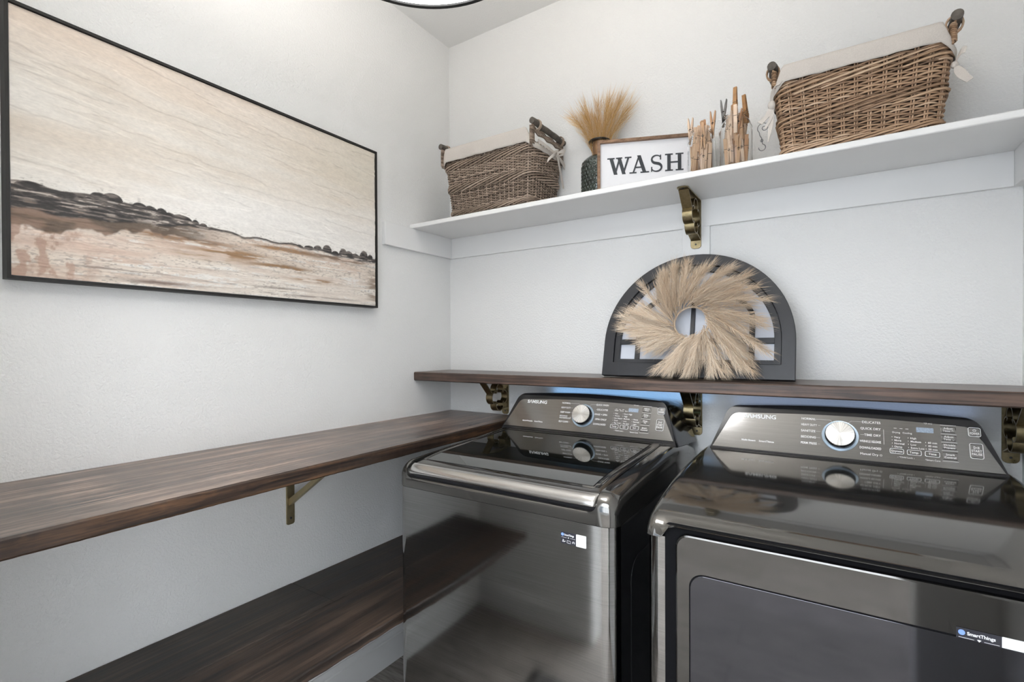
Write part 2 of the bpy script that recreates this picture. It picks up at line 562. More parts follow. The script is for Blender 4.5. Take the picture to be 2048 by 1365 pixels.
def rrect(x0, x1, y0, y1, r, n=6):
    """rounded rectangle, counter-clockwise, starting bottom-left"""
    rs = r if isinstance(r, (list, tuple)) else [r]*4
    pts = []
    for (cx, cy, a0, rr) in ((x0+rs[0], y0+rs[0], PI, rs[0]), (x1-rs[1], y0+rs[1], 1.5*PI, rs[1]), (x1-rs[2], y1-rs[2], 0, rs[2]), (x0+rs[3], y1-rs[3], PI/2, rs[3])):
        for i in range(n+1):
            a = a0 + PI/2*i/n
            pts.append((cx+rr*math.cos(a), cy+rr*math.sin(a)))
    return pts

# ------------------------------------------------------------------ the room
CH = 2.765
RX = 1.985
FY = -1.805
struct(boxobj('wall_left', (-0.1, 0, FY-0.12, 0.1, 0, CH), M['wall']))
struct(boxobj('wall_back', (0.0, RX, 0, 0.1, 0, CH), M['wall']))
struct(boxobj('wall_right', (RX, RX+0.1, FY-0.12, 0.1, 0, CH), M['wall']))
b = MB()
b.box(0, 0.74, FY-0.12, FY, 0, CH)
b.box(0.74, 1.78, FY-0.12, FY, 2.06, CH)
b.box(1.78, RX, FY-0.12, FY, 0, CH)
struct(b.build('wall_front', M['wall']))
struct(boxobj('floor', (-1.3, 3.8, -4.3, 0.1, -0.1, 0), M['floor']))
b = MB(); b.box(-0.1, RX+0.1, FY-0.12, 0.1, CH, CH+0.1)
struct(b.build('ceiling', M['ceil']))
# next room beyond the doorway
b = MB()
b.box(-1.4, -1.3, -4.3, FY-0.12, 0, CH); b.box(3.8, 3.9, -4.3, FY-0.12, 0, CH)
b.box(-1.3, -0.2, -4.4, -4.3, 0, CH); b.box(2.6, 3.8, -4.4, -4.3, 0, CH)
b.box(-0.2, 2.6, -4.4, -4.3, 0, 0.45); b.box(-0.2, 2.6, -4.4, -4.3, 2.45, CH)
struct(b.build('wall_hall', M['hallwall']))
b = MB(); b.box(-1.4, -0.1, FY-0.12, FY, 0, CH); b.box(RX+0.1, 3.9, FY-0.12, FY, 0, CH)
struct(b.build('wall_hall_side', M['hallwall']))
struct(boxobj('ceiling_hall', (-1.4, 3.9, -4.4, FY-0.12, CH, CH+0.1), M['hallwall']))
wf = struct(boxobj('window_1', (-0.24, 2.64, -4.34, -4.30, 0.40, 0.45), M['trim']))
b = MB()
b.box(-0.24, -0.18, -4.34, -4.29, 0.45, 2.5); b.box(2.58, 2.64, -4.34, -4.29, 0.45, 2.5); b.box(-0.24, 2.64, -4.34, -4.29, 2.44, 2.5)
for x in (0.7, 1.64):
    b.box(x, x+0.05, -4.34, -4.29, 0.45, 2.45)
b.box(-0.2, 2.6, -4.34, -4.30, 1.42, 1.46)
b.build('window_frame', M['trim'], wf)
# door casing
b = MB()
b.box(0.665, 0.74, FY-0.001, FY+0.018, 0, 2.135); b.box(1.78, 1.855, FY-0.001, FY+0.018, 0, 2.135); b.box(0.74, 1.78, FY-0.001, FY+0.018, 2.06, 2.135)
struct(b.build('trim_1', M['trim'], bevel=0.003))

def baseboard(name, x0, x1, y0, y1, axis):
    b = MB()
    t = 0.014
    prof = [(0, 0), (t, 0), (t, 0.104), (t-0.003, 0.108), (t-0.003, 0.114), (t-0.006, 0.122), (0.003, 0.130), (0, 0.130)]
    if axis == 'y':
        d = 1 if x0 < 1 else -1
        b.prism(prof, lambda u, v: (x0+d*u, y0, v), lambda u, v: (x0+d*u, y1, v))
    else:
        d = -1 if y0 > -1 else 1
        b.prism(prof, lambda u, v: (x0, y0+d*u, v), lambda u, v: (x1, y0+d*u, v))
    return struct(b.build(name, M['trim'], smooth=True, angle=30))
baseboard('baseboard_left', 0, 0, FY, 0, 'y')
baseboard('baseboard_back', 0.014, RX-0.014, 0, 0, 'x')
baseboard('baseboard_right', RX, RX, FY, 0, 'y')
baseboard('baseboard_front', 0.014, 0.665, FY, FY, 'x')

# cleats carrying the white shelf: painted boards nailed to the walls
ZU, ZS = 1.839, 1.858
struct(boxobj('trim_2', (0.0, 0.019, -0.432, 0.0, 1.744, ZU), M['trim'], bevel=0.0015))
struct(boxobj('trim_3', (0.019, RX-0.019, -0.012, 0.0, 1.744, ZU), M['trim'], bevel=0.0012))
struct(boxobj('trim_4', (RX-0.019, RX, -0.30, 0.0, 1.744, ZU), M['trim'], bevel=0.0015))
struct(boxobj('trim_5', (1.101, 1.195, -0.012, 0.0, 1.21, 1.744), M['trim'], bevel=0.0012))

# ------------------------------------------------------------------ shelves
def board(name, dims, mat, label=None, parent=None, bev=0.0025):
    o = boxobj(name, dims, mat, parent, bevel=bev, segs=2)
    if label:
        tag(o, label, 'shelf')
    return o
board('wall_shelf', (0.001, RX-0.001, -0.274, 0.0, ZU, ZS), M['shelfwhite'], 'long white painted shelf high on the back wall carrying the wicker baskets and WASH sign', bev=0.003)

def rough_board(name, x0, x1, y0, y1, z0, z1, mat, long, label, amp=0.0012):
    """board with slightly worn, uneven edges"""
    b = MB()
    n = 140
    def sec(t, k):
        c = 0.004
        j = [amp*math.sin(t*37+k*1.3)*math.sin(t*11+k)+amp*(random.random()-0.5) for _ in range(8)]
        if long == 'y':
            y = lerp(y0, y1, t)
            X1 = x1+0.025*(1-t)
            P = [(x0, z0), (X1-c, z0), (X1, z0+c), (X1, z1-c), (X1-c, z1), (x0, z1+0.005*(1-t))]
            return [(px + (j[i] if 0 < i < 5 else 0), y, pz + (j[i]*0.5 if i in (3, 4) else 0)) for i, (px, pz) in enumerate(P)]
        x = lerp(x0, x1, t)
        P = [(y1, z0), (y0+c, z0), (y0, z0+c), (y0, z1-c), (y0+c, z1), (y1, z1)]
        return [(x, py + (j[i] if 0 < i < 5 else 0), pz + (j[i]*0.5 if i in (3, 4) else 0)) for i, (py, pz) in enumerate(P)]
    vs = []
    for i in range(n+1):
        vs += sec(i/n, i)
    fs = []
    for i in range(n):
        for k in range(6):
            k2 = (k+1) % 6
            fs.append((i*6+k, i*6+k2, (i+1)*6+k2, (i+1)*6+k))
    fs.append(tuple(range(6))); fs.append(tuple(n*6+k for k in range(5, -1, -1)))
    b.add(vs, fs)
    o = b.build(name, [mat, M['edge'] if long == 'y' else M['edge_x']], smooth=True, angle=30)
    for i_, pgn in enumerate(o.data.polygons):
        if i_ < n*6 and i_ % 6 in (1, 2, 3) or i_ >= n*6:
            pgn.material_index = 1
    if label:
        tag(o, label, 'shelf')
    return o
ZB = 1.211
rough_board('wooden_ledge', 0.001, RX-0.001, -0.252, -0.001, ZB-0.038, ZB, M['wood_x'], 'x', 'dark stained wooden ledge on the back wall, behind and above both laundry machines', 0.0005)
rough_board('wooden_shelf', 0.001, 0.420, -1.70, -0.001, 0.978, 1.016, M['wood_y'], 'y', 'wide dark stained wooden shelf on the left wall under the landscape painting')

bench = empty('low_bench', (0, -0.8, 0.483), 'low dark brown plank bench along the left wall, left of the washing machine', 'bench')
def plank(x0, x1, y0, y1, mat, dz=0):
    b = MB()
    n = 60
    vs = []
    for i in range(n+1):
        y = lerp(y0, y1, i/n)
        j = 0.0013*math.sin(i*1.7)+0.0012*(random.random()-0.5)
        vs += [(x0, y, 0.483), (x1-0.003+j, y, 0.483), (x1+j, y, 0.487), (x1+j, y, 0.509+dz), (x1-0.003+j, y, 0.513+dz), (x0+0.002, y, 0.513+dz), (x0, y, 0.510+dz)]
    fs = []
    for i in range(n):
        for k in range(7):
            k2 = (k+1) % 7
            fs.append((i*7+k, i*7+k2, (i+1)*7+k2, (i+1)*7+k))
    fs.append(tuple(range(7))); fs.append(tuple(n*7+k for k in range(6, -1, -1)))
    b.add(vs, fs)
    b.build('plank', mat, bench, smooth=True, angle=30)
plank(0.2335, 0.4635, -1.60, -0.16, M['bench1'])
plank(0.001, 0.2315, -1.60, -0.850, M['bench2'])
plank(0.001, 0.2315, -0.847, -0.16, M['bench2'], -0.001)
boxobj('wall_cleat', (0.001, 0.02, -1.58, -0.18, 0.445, 0.483), M['bench2'], bench)

# ------------------------------------------------------------------ brackets
def screw(b, c, ax, rad=0.0032):
    c = Vector(c); d = Vector(ax).normalized()
    b.tube([c, c+d*0.0012, c+d*0.002], [rad, rad, rad*0.55], 10)

def quatrefoil_bracket(xc, ztop, label, w=0.036, arm=0.195, drop=0.172):
    """ornate bracket: wall plate, top plate, diagonal strap and a four-lobed ring"""
    t = 0.004
    root = empty('shelf_bracket', (xc, -0.001, ztop), label, 'bracket', 'ornate brass shelf brackets')
    y0 = -0.0005 if ztop < 1.5 else -0.0125
    y0 = -0.0005 if ztop < 1.5 else -0.0125
    b = MB()
    pts = rrect(-w/2, w/2, ztop-drop, ztop-0.0005, [0.012, 0.012, 0.001, 0.001], 5)
    b.prism(pts, lambda u, v: (xc+u, y0, v), lambda u, v: (xc+u, y0-t, v))
    b.build('wall_plate', M['bracket'], root, smooth=True, bevel=0.0008)
    b = MB()
    pts = rrect(-w/2, w/2, y0-arm, y0-t, [0.012, 0.012, 0.001, 0.001], 5)
    b.prism(pts, lambda u, v: (xc+u, v, ztop-t-0.0005), lambda u, v: (xc+u, v, ztop-0.0005))
    b.build('top_plate', M['bracket'], root, smooth=True, bevel=0.0008)
    # quatrefoil ring in the Y-Z plane
    cy, cz, R, rl = y0-0.068, ztop-0.072, 0.031, 0.030
    ring = []
    for q in range(4):
        a = q*PI/2
        lx, lz = cy+R*math.cos(a), cz+R*math.sin(a)
        for k in range(-12, 13):
            aa = a + math.radians(118)*k/12
            ring.append((lx+rl*math.cos(aa), lz+rl*math.sin(aa)))
    n = len(ring)
    inner = []
    for i in range(n):
        p0 = ring[i-1]; p1 = ring[(i+1) % n]
        dx, dz = p1[0]-p0[0], p1[1]-p0[1]
        L = math.hypot(dx, dz) or 1
        nx, nz = -dz/L, dx/L
        inner.append((ring[i][0]+nx*t, ring[i][1]+nz*t))
    b = MB()
    b.ringprism(ring, inner, lambda u, v: (xc-w/2+0.002, u, v), lambda u, v: (xc+w/2-0.002, u, v))
    b.build('quatrefoil_ring', M['bracket'], root, smooth=True, angle=45)
    # diagonal straps
    def strap(pa, pb):
        (ya, za), (yb, zb) = pa, pb
        d = Vector((yb-ya, zb-za)).normalized(); nn = Vector((-d.y, d.x))*t/2
        b.prism([(ya+nn.x, za+nn.y), (yb+nn.x, zb+nn.y), (yb-nn.x, zb-nn.y), (ya-nn.x, za-nn.y)],
                lambda u, v: (xc-w/2+0.002, u, v), lambda u, v: (xc+w/2-0.002, u, v))
    b = MB()
    strap((y0-arm+0.022, ztop-t-0.001), (cy-R-rl*0.75, cz+0.016))
    b.build('brace', M['bracket'], root)
    b = MB()
    strap((cy+0.016, cz-R-rl*0.75), (y0-t, ztop-drop+0.030))
    b.build('brace', M['bracket'], root)
    b = MB(); screw(b, (xc, y0-t, ztop-drop+0.015), (0, -1, 0)); b.build('screw', M['wire'], root)
    b = MB(); screw(b, (xc, y0-arm+0.012, ztop-t-0.0005), (0, 0, -1)); b.build('screw', M['wire'], root)
    return root
quatrefoil_bracket(1.149, ZU, 'ornate brass bracket with quatrefoil ring under the white shelf, above the arched window frame')
quatrefoil_bracket(0.321, ZB-0.038, 'ornate brass bracket under the wooden ledge, left of the washing machine console', drop=0.155)
quatrefoil_bracket(1.149, ZB-0.038, 'ornate brass bracket under the wooden ledge, between the two machine consoles')
quatrefoil_bracket(1.962, ZB-0.038, 'ornate brass bracket under the wooden ledge, in the corner right of the dryer console')

def plain_bracket(yc, ztop):
    root = empty('shelf_bracket', (0.001, yc, ztop), 'plain straight gold metal bracket with one diagonal brace under the left wall shelf', 'bracket')
    w, t = 0.030, 0.005
    b = MB()
    pts = rrect(-w/2, w/2, ztop-0.262, ztop-0.0005, [0.008, 0.008, 0.001, 0.001], 5)
    b.prism(pts, lambda u, v: (0.0005, yc+u, v), lambda u, v: (t, yc+u, v))
    b.build('wall_plate', M['bracket_plain'], root, bevel=0.0008)
    b = MB(); b.box(t, 0.36, yc-w/2, yc+w/2, ztop-t-0.0005, ztop-0.0005)
    b.build('top_plate', M['bracket_plain'], root, bevel=0.0008)
    b = MB()
    x0, z0, x1, z1 = t, ztop-0.185, 0.27, ztop-t
    b.prism([(x0, z0-0.012), (x0, z0+0.012), (x1-0.010, z1), (x1+0.016, z1)], lambda u, v: (u, yc-0.007, v), lambda u, v: (u, yc+0.007, v))
    b.build('brace', M['bracket_plain'], root, bevel=0.0008)
    b = MB(); screw(b, (t, yc, ztop-0.24), (1, 0, 0), 0.004); b.build('screw', M['wire'], root)
plain_bracket(-0.852, 0.978)

# ------------------------------------------------------------------ landscape painting
def vnoise(U, V, su, sv, seed, octs=4, per=0.55):
    """smooth value noise, su/sv cells across the picture"""
    out = np.zeros_like(U); amp = 1.0; tot = 0
    for o in range(octs):
        g = np.random.default_rng(seed*31+o).random((int(sv*2**o)+3, int(su*2**o)+3))
        x = U*su*2**o; y = V*sv*2**o
        xi = np.floor(x).astype(int); yi = np.floor(y).astype(int)
        fx = x-xi; fy = y-yi
        xi = xi % (g.shape[1]-1); yi = yi % (g.shape[0]-1)
        fx = fx*fx*(3-2*fx); fy = fy*fy*(3-2*fy)
        a = g[yi, xi]*(1-fx)+g[yi, xi+1]*fx
        c = g[yi+1, xi]*(1-fx)+g[yi+1, xi+1]*fx
        out += amp*(a*(1-fy)+c*fy); tot += amp; amp *= per
    return out/tot

def sm(x, a, c):
    t = np.clip((x-a)/(c-a), 0, 1)
    return t*t*(3-2*t)

def make_painting():
    y0, y1, z0, z1 = -1.548, -0.487, 1.478, 2.099
    X = 0.036
    root = empty('landscape_painting', (0.0, (y0+y1)/2, z0), 'large landscape painting with cream sky in a thin black frame on the left wall', 'painting')
    t = 0.007
    b = MB()
    o_ = [(y0, z0), (y1, z0), (y1, z1), (y0, z1)]
    i_ = [(y0+t, z0+t), (y1-t, z0+t), (y1-t, z1-t), (y0+t, z1-t)]
    b.ringprism(o_, i_, lambda u, v: (0.001, u, v), lambda u, v: (X, u, v))
    b.build('frame', M['black'], root)
    NU, NV = 640, 376
    u = np.linspace(0, 1, NU); v = np.linspace(0, 1, NV)
    U, V = np.meshgrid(u, v)
    def col(c):
        return np.array(c)[None, None, :]*np.ones((NV, NU, 1))
    def mix(a, c, m):
        return a*(1-m[..., None]) + c*m[..., None]
    n1 = vnoise(U, V+0.10*U, 3, 14, 1, 5)
    n2 = vnoise(U, V+0.10*U, 2, 6, 2, 4)
    n3 = vnoise(U, V, 40, 60, 3, 3)
    sky = mix(col((0.70, 0.62, 0.53)), col((0.80, 0.765, 0.71)), sm(n1*0.45+n2*0.65-0.28*(V-0.4), 0.22, 0.78))
    sky = mix(sky, col((0.80, 0.66, 0.55)), 0.65*sm(V, 0.75, 1.0)*sm(n2, 0.35, 0.6)*(1-0.6*U))
    sky = mix(sky, col((0.68, 0.635, 0.53)), 0.55*sm(U, 0.45, 1.0)*sm(V, 0.5, 0.9))
    sky = mix(sky, col((0.84, 0.82, 0.79)), 0.8*sm(0.62-V, 0.0, 0.22)*sm(U+0.3*n1, 0.2, 0.6))
    # field
    f1 = vnoise(U, V, 5, 30, 5, 5)
    f2 = vnoise(U, V, 9, 60, 6, 4)
    f3 = vnoise(U, V, 120, 220, 7, 2)
    fld = mix(col((0.66, 0.52, 0.43)), col((0.78, 0.69, 0.60)), sm(f1, 0.35, 0.6))
    fld = mix(fld, col((0.83, 0.78, 0.71)), 0.7*sm(0.17-V+0.08*f2, -0.02, 0.12)*sm(U, 0.1, 0.5))
    fld = mix(fld, col((0.86, 0.84, 0.80)), 0.8*sm(f2, 0.58, 0.66)*sm(f3, 0.3, 0.5))
    def streak(uc, vc, su, sv, c, k, seed):
        global fld_
        nn = vnoise(U, V, 14, 70, seed, 4)
        d = ((U-uc)/su)**2+((V-vc-0.0*U)/sv)**2
        return np.clip(np.exp(-d)*1.5*sm(nn, 0.36, 0.58)*k, 0, 1), col(c)
    for a in ((0.33, 0.235, 0.16, 0.016, (0.36, 0.23, 0.15), 0.9, 21), (0.47, 0.20, 0.11, 0.022, (0.38, 0.24, 0.14), 1.0, 22), (0.62, 0.165, 0.10, 0.018, (0.34, 0.21, 0.12), 1.0, 23),
              (0.40, 0.165, 0.10, 0.016, (0.45, 0.32, 0.20), 0.8, 24), (0.64, 0.265, 0.12, 0.012, (0.42, 0.25, 0.14), 1.0, 25), (0.85, 0.265, 0.14, 0.014, (0.28, 0.20, 0.15), 1.0, 26),
              (0.74, 0.115, 0.09, 0.012, (0.40, 0.26, 0.16), 0.9, 27), (0.30, 0.105, 0.09, 0.007, (0.38, 0.27, 0.22), 0.8, 28), (0.55, 0.05, 0.20, 0.006, (0.30, 0.25, 0.22), 0.6, 29),
              (0.16, 0.06, 0.16, 0.004, (0.25, 0.2, 0.18), 0.6, 30), (0.28, 0.02, 0.08, 0.01, (0.3, 0.23, 0.2), 0.8, 31), (0.7, 0.02, 0.2, 0.005, (0.25, 0.2, 0.18), 0.6, 32), (0.99, 0.11, 0.03, 0.1, (0.36, 0.28, 0.22), 0.8, 33)):
        m_, c_ = streak(*a)
        fld = mix(fld, c_, m_)
    fld = mix(fld, col((0.30, 0.25, 0.22)), 0.5*sm(f3, 0.58, 0.70)*sm(f1, 0.4, 0.55))*0.93
    # reddish scrub at the lower left
    s1 = 0.5*vnoise(U, V, 60, 22, 8, 4)+0.5*vnoise(U, V, 14, 9, 18, 4)
    scr = sm(s1, 0.47, 0.56)*sm(0.17-U+0.1*(s1-0.5), 0.0, 0.10)*sm(0.23-V, 0.0, 0.04)
    fld = mix(fld, col((0.46, 0.31, 0.24)), np.clip(scr*0.85, 0, 1))
    fld = mix(fld, col((0.72, 0.55, 0.46)), 0.5*sm(0.20-V, -0.02, 0.04)*sm(0.35-U, 0, 0.25)*(1-scr)*sm(V, 0.08, 0.14))
    # horizon height
    hz = 0.352 - 0.048*sm(U, 0.18, 0.50) + 0.004*np.sin(U*60)+0.012*(vnoise(U, V*0, 30, 1, 9, 3)-0.5)
    blobs = [(0.155, 0.020, 0.022), (0.178, 0.022, 0.032), (0.235, 0.016, 0.016), (0.262, 0.016, 0.016), (0.285, 0.014, 0.024), (0.302, 0.014, 0.018), (0.330, 0.028, 0.016), (0.366, 0.009, 0.016), (0.386, 0.010, 0.015),
             (0.655, 0.012, 0.008), (0.685, 0.012, 0.012), (0.715, 0.018, 0.020), (0.748, 0.016, 0.022), (0.787, 0.019, 0.034), (0.820, 0.014, 0.016), (0.852, 0.017, 0.032), (0.878, 0.02, 0.022), (0.91, 0.02, 0.018), (0.945, 0.020, 0.040), (0.975, 0.013, 0.026)]
    top = hz.copy()
    for (bu, bw, bh) in blobs:
        d = 1-((U-bu)/bw)**2
        top = np.maximum(top, hz-0.006+bh*np.sqrt(np.clip(d, 0, 1))*1.15)
    # dark band below the horizon, thick on the left, a thin line in the middle
    thick = 0.062*(1-sm(U, 0.10, 0.40))+0.030*(1-sm(U, 0.25, 0.45))+0.011+0.018*sm(U, 0.70, 0.95)
    bot = hz-thick
    mid = sm(V, bot-0.004, bot+0.006)*(1-sm(V, top-0.002, top+0.002))
    brk = vnoise(U, V, 34, 150, 10, 4)
    img = mix(fld, sky, sm(V, hz-0.002, hz+0.002))
    # brown underlayer on the left
    bb = hz-0.075-0.10*(1-sm(U, 0.0, 0.42))+0.045*(vnoise(U, V*0.3, 40, 2, 12, 3)-0.5)
    under = sm(V, bb-0.004, bb+0.008)*(1-sm(V, hz-0.01, hz))*(1-sm(U, 0.30, 0.50))
    img = mix(img, mix(col((0.13, 0.097, 0.075)), col((0.27, 0.185, 0.14)), sm(vnoise(U, V, 12, 20, 13, 4), 0.4, 0.6)), under*0.95)
    dark = mix(col((0.062, 0.058, 0.057)), col((0.20, 0.175, 0.16)), sm(brk, 0.42, 0.62))
    img = mix(img, dark, mid*(1-0.75*sm(brk, 0.60, 0.68)*(1-sm(V, hz-0.012, hz-0.004))))
    img = mix(img, col((0.58, 0.52, 0.47)), 0.85*sm(brk, 0.63, 0.69)*under*sm(V, hz-0.09, hz-0.04))
    # spatter above the horizon
    sp = sm(f3, 0.66, 0.74)*np.exp(-np.clip(V-top, 0, 1)/0.02)*(V > top)
    img = mix(img, col((0.35, 0.32, 0.29)), sp*0.7)
    img = np.clip(img*(0.93+0.14*n3[..., None]), 0, 1)
    # relief of the thick paint
    H = 0.0009*n3 + 0.0020*mid*vnoise(U, V, 60, 90, 14, 2) + 0.0012*sm(n1, 0.48, 0.52)*(V > hz) + 0.001*sm(f2, 0.5, 0.6)*(V < hz)
    yy = y0+t+0.0015+U*(y1-y0-2*t-0.003); zz = z0+t+0.0015+V*(z1-z0-2*t-0.003); xx = 0.030+H
    verts = np.stack([xx, yy, zz], -1).reshape(-1, 3)-np.array(ORG[root])
    idx = np.arange(NU*NV).reshape(NV, NU)
    q = np.stack([idx[:-1, :-1], idx[:-1, 1:], idx[1:, 1:], idx[1:, :-1]], -1).reshape(-1, 4)
    me = bpy.data.meshes.new('canvas')
    me.from_pydata(verts.tolist(), [], q.tolist())
    ca = me.color_attributes.new('paint', 'FLOAT_COLOR', 'POINT')
    rgba = np.ones((NU*NV, 4)); rgba[:, :3] = img.reshape(-1, 3)
    ca.data.foreach_set('color', rgba.ravel())
    me.polygons.foreach_set('use_smooth', [True]*len(me.polygons))
    me.materials.append(M['painting'])
    o = bpy.data.objects.new('canvas', me); COL.objects.link(o); o.parent = root
    b = MB(); b.box(0.003, 0.0275, y0+t+0.001, y1-t-0.001, z0+t+0.001, z1-t-0.001)
    b.build('stretcher', M['signwhite'], root)
make_painting()

# ------------------------------------------------------------------ ceiling lamp
def make_lamp():
    lx, ly, lz = LAMP
    root = empty('ceiling_lamp', (lx, ly, CH), 'round drum ceiling lamp with white glass and dark rim, partly cut off at the top', 'lamp')
    R = 0.234
    b = MB()
    prof = [(R, lz), (R, lz+0.085), (R-0.006, lz+0.085), (R-0.006, lz)]
    b.lathe(prof, lx, ly, 96, close=True)
    b.build('drum_band', M['lampwood'], root, smooth=True)
    b = MB()
    b.lathe([(R+0.002, lz-0.002), (R+0.002, lz+0.004), (R-0.007, lz+0.004), (R-0.007, lz-0.002)], lx, ly, 96, close=True)
    b.build('rim', M['lampblack'], root, smooth=True)
    b = MB()
    b.lathe([(0.0001, lz-0.022), (0.08, lz-0.020), (0.16, lz-0.011), (0.21, lz-0.002), (R-0.0075, lz+0.002), (R-0.0075, lz+0.010), (0.0001, lz+0.006)], lx, ly, 96)
    b.build('diffuser', M['diffuser'], root, smooth=True)
    b = MB()
    b.lathe([(0.0001, CH), (0.065, CH), (0.065, CH-0.02), (0.02, CH-0.03), (0.012, CH-0.035), (0.012, lz+0.16), (0.03, lz+0.15), (0.10, lz+0.135), (0.105, lz+0.128), (0.0001, lz+0.120)], lx, ly, 48)
    b.build('stem', M['lampblack'], root, smooth=True)
    for k in range(3):
        b = MB()
        a = k*2*PI/3+0.4
        b.tube([(lx+0.09*math.cos(a), ly+0.09*math.sin(a), lz+0.13), (lx+(R-0.004)*math.cos(a), ly+(R-0.004)*math.sin(a), lz+0.08)], 0.004, 6)
        b.build('arm', M['lampblack'], root)
make_lamp()

# ------------------------------------------------------------------ wicker baskets
def basket(cfg):
    x0, x1, y0, y1 = cfg['rect']          # footprint at the rim
    zb, zr, zh = cfg['z']                 # base, woven rim, handle height
    tap = cfg['taper']; cr = cfg['corner']
    wmat = cfg['mat']
    root = empty('wicker_basket', ((x0+x1)/2, (y0+y1)/2, zb), cfg['label'], 'basket', 'lined wicker baskets on the white shelf')
    L1, L2 = (x1-x0), (y1-y0)
    R = cr
    segs = [('s', L1-2*R), ('c', R*PI/2), ('s', L2-2*R), ('c', R*PI/2), ('s', L1-2*R), ('c', R*PI/2), ('s', L2-2*R), ('c', R*PI/2)]
    per = sum(q[1] for q in segs)
    def path(s, z, out=0.0):
        """point on the basket wall at arclength s (starts front left, runs right), height z, offset outwards"""
        s = s % per
        t = (z-zb)/(zr-zb)
        ins = tap*(1-t)
        corners = [(x1-R, y0+R, -PI/2), (x1-R, y1-R, 0), (x0+R, y1-R, PI/2), (x0+R, y0+R, PI)]
        k = 0
        for i, (kind, ln) in enumerate(segs):
            if s <= ln or i == 7:
                break
            s -= ln
        side = i//2
        if kind == 's':
            if side == 0: px, py, nx, ny = x0+R+s, y0, 0, -1
            elif side == 1: px, py, nx, ny = x1, y0+R+s, 1, 0
            elif side == 2: px, py, nx, ny = x1-R-s, y1, 0, 1
            else: px, py, nx, ny = x0, y1-R-s, -1, 0
        else:
            cx, cy, a0 = corners[side]
            a = a0+(s/ln)*PI/2
            nx, ny = math.cos(a), math.sin(a)
            px, py = cx+R*nx, cy+R*ny
        mx, my = (x0+x1)/2, (y0+y1)/2
        kx = 1-2*ins/L1; ky = 1-2*ins/L2
        px = mx+(px-mx)*kx; py = my+(py-my)*ky
        if not cfg.get('free_back', True):
            pass
        return (px+nx*out, py+ny*out, z)
    ns = cfg['stakes']
    ds = per/ns
    b = MB()
    # inner backing wall keeps the weave opaque
    b.grid(lambda u, v: path(u*per, zb+(zr-zb)*v, -0.006), 96, 8, 0.1, closed_u=True)
    b.build('inner_wall', M['weave_in'], root, smooth=True)
    b = MB()
    b.prism([path(k*per/64, zb)[:2] for k in range(64)], lambda u, v: (u, v, zb+0.001), lambda u, v: (u, v, zb+0.006))
    b.build('base', M['weave_in'], root)
    # stakes
    b = MB()
    for k in range(ns):
        for dd in cfg['stake_offsets']:
            s = k*ds+dd
            b.tube([path(s, zb+(zr-zb)*q, 0.0005) for q in (0, 0.25, 0.5, 0.75, 1.0)], cfg['rs'], 5, random.uniform(0.45, 0.95))
    # woven rows
    pitch = cfg['pitch']; rr = cfg['rr']
    nrow = int((zr-zb)/pitch)
    sub = 4
    bands = cfg['bands']
    for j in range(nrow):
        z = zb+rr+j*pitch
        ph = j % 2
        npt = ns*sub
        base = random.uniform(0.15, 0.85)
        dz1, dz2, p1, p2 = random.uniform(-1, 1)*0.0009, random.uniform(-1, 1)*0.0007, random.uniform(0, 6), random.uniform(0, 6)
        pts = []
        shade = []
        for i in range(npt+1):
            s = i*ds/sub
            o = cfg['amp']*math.cos(PI*(i/sub)+PI*ph)
            pts.append(path(s, z+dz1*math.sin(s*9+p1)+dz2*math.sin(s*31+p2), o))
        # split in several rods of different shade
        i = 0
        while i < npt:
            n = random.randint(9, 22)*sub//2
            e = min(npt, i+n)
            if e-i >= 2:
                b.tube(pts[i:e+1], rr*random.uniform(0.82, 1.12), 5, min(1, max(0, base+random.uniform(-0.28, 0.28))), caps=True)
            i = e
    # waling bands of long slanted rods
    for (zc, hh, n, ln, rad) in bands:
        for k in range(n):
            s0 = k*per/n+random.uniform(-0.003, 0.003)
            m = 12
            pts = []
            for q in range(m+1):
                t = q/m
                o = 0.0015+0.0075*math.sin(PI*t)**0.8
                pts.append(path(s0+ln*t, zc-hh/2+hh*(t**1.1)+random.uniform(-1, 1)*0.0004, o))
            sh = random.uniform(0.25, 0.95)
            b.tube(pts, [rad*(0.6+0.5*math.sin(PI*min(1, 0.15+q/m*0.85))) for q in range(m+1)], 5, sh)
    b.build('woven_wall', wmat, root, smooth=True, fix=False, angle=70)
    # cloth liner folded over the rim
    lh = cfg['liner_h']
    b = MB()
    def side_w(s):
        """1 on the long sides, 0 on the handle sides"""
        s = s % per
        px, py, _ = path(s, zr)
        ex = min(px-x0, x1-px)
        return max(0.0, min(1.0, (ex-0.004)/0.022))
    def liner(u, v):
        s = u*per
        k = side_w(s)
        top = zr+cfg['liner_up']*k - (1-k)*cfg['dip']
        low = zr-lh*k-(1-k)*(cfg['dip']+0.018)
        wob = 0.0016*math.sin(s*55)+0.0013*math.sin(s*131+1)
        if v < 0.5:      # outside, from the low edge up
            t = v/0.5
            return path(s, lerp(low, top, t), 0.0115+wob*(1.2-t)+0.0022*math.sin(PI*t))
        t = (v-0.5)/0.5  # over the rim and down inside
        z = top-0.06*t if t > 0.15 else top+0.002
        return path(s, z, lerp(0.009, -0.010, min(1, t/0.2)))
    b.grid(liner, 220, 17, closed_u=True)
    b.build('cloth_liner', M['cloth'], root, smooth=True, thick=0.0012, angle=80)
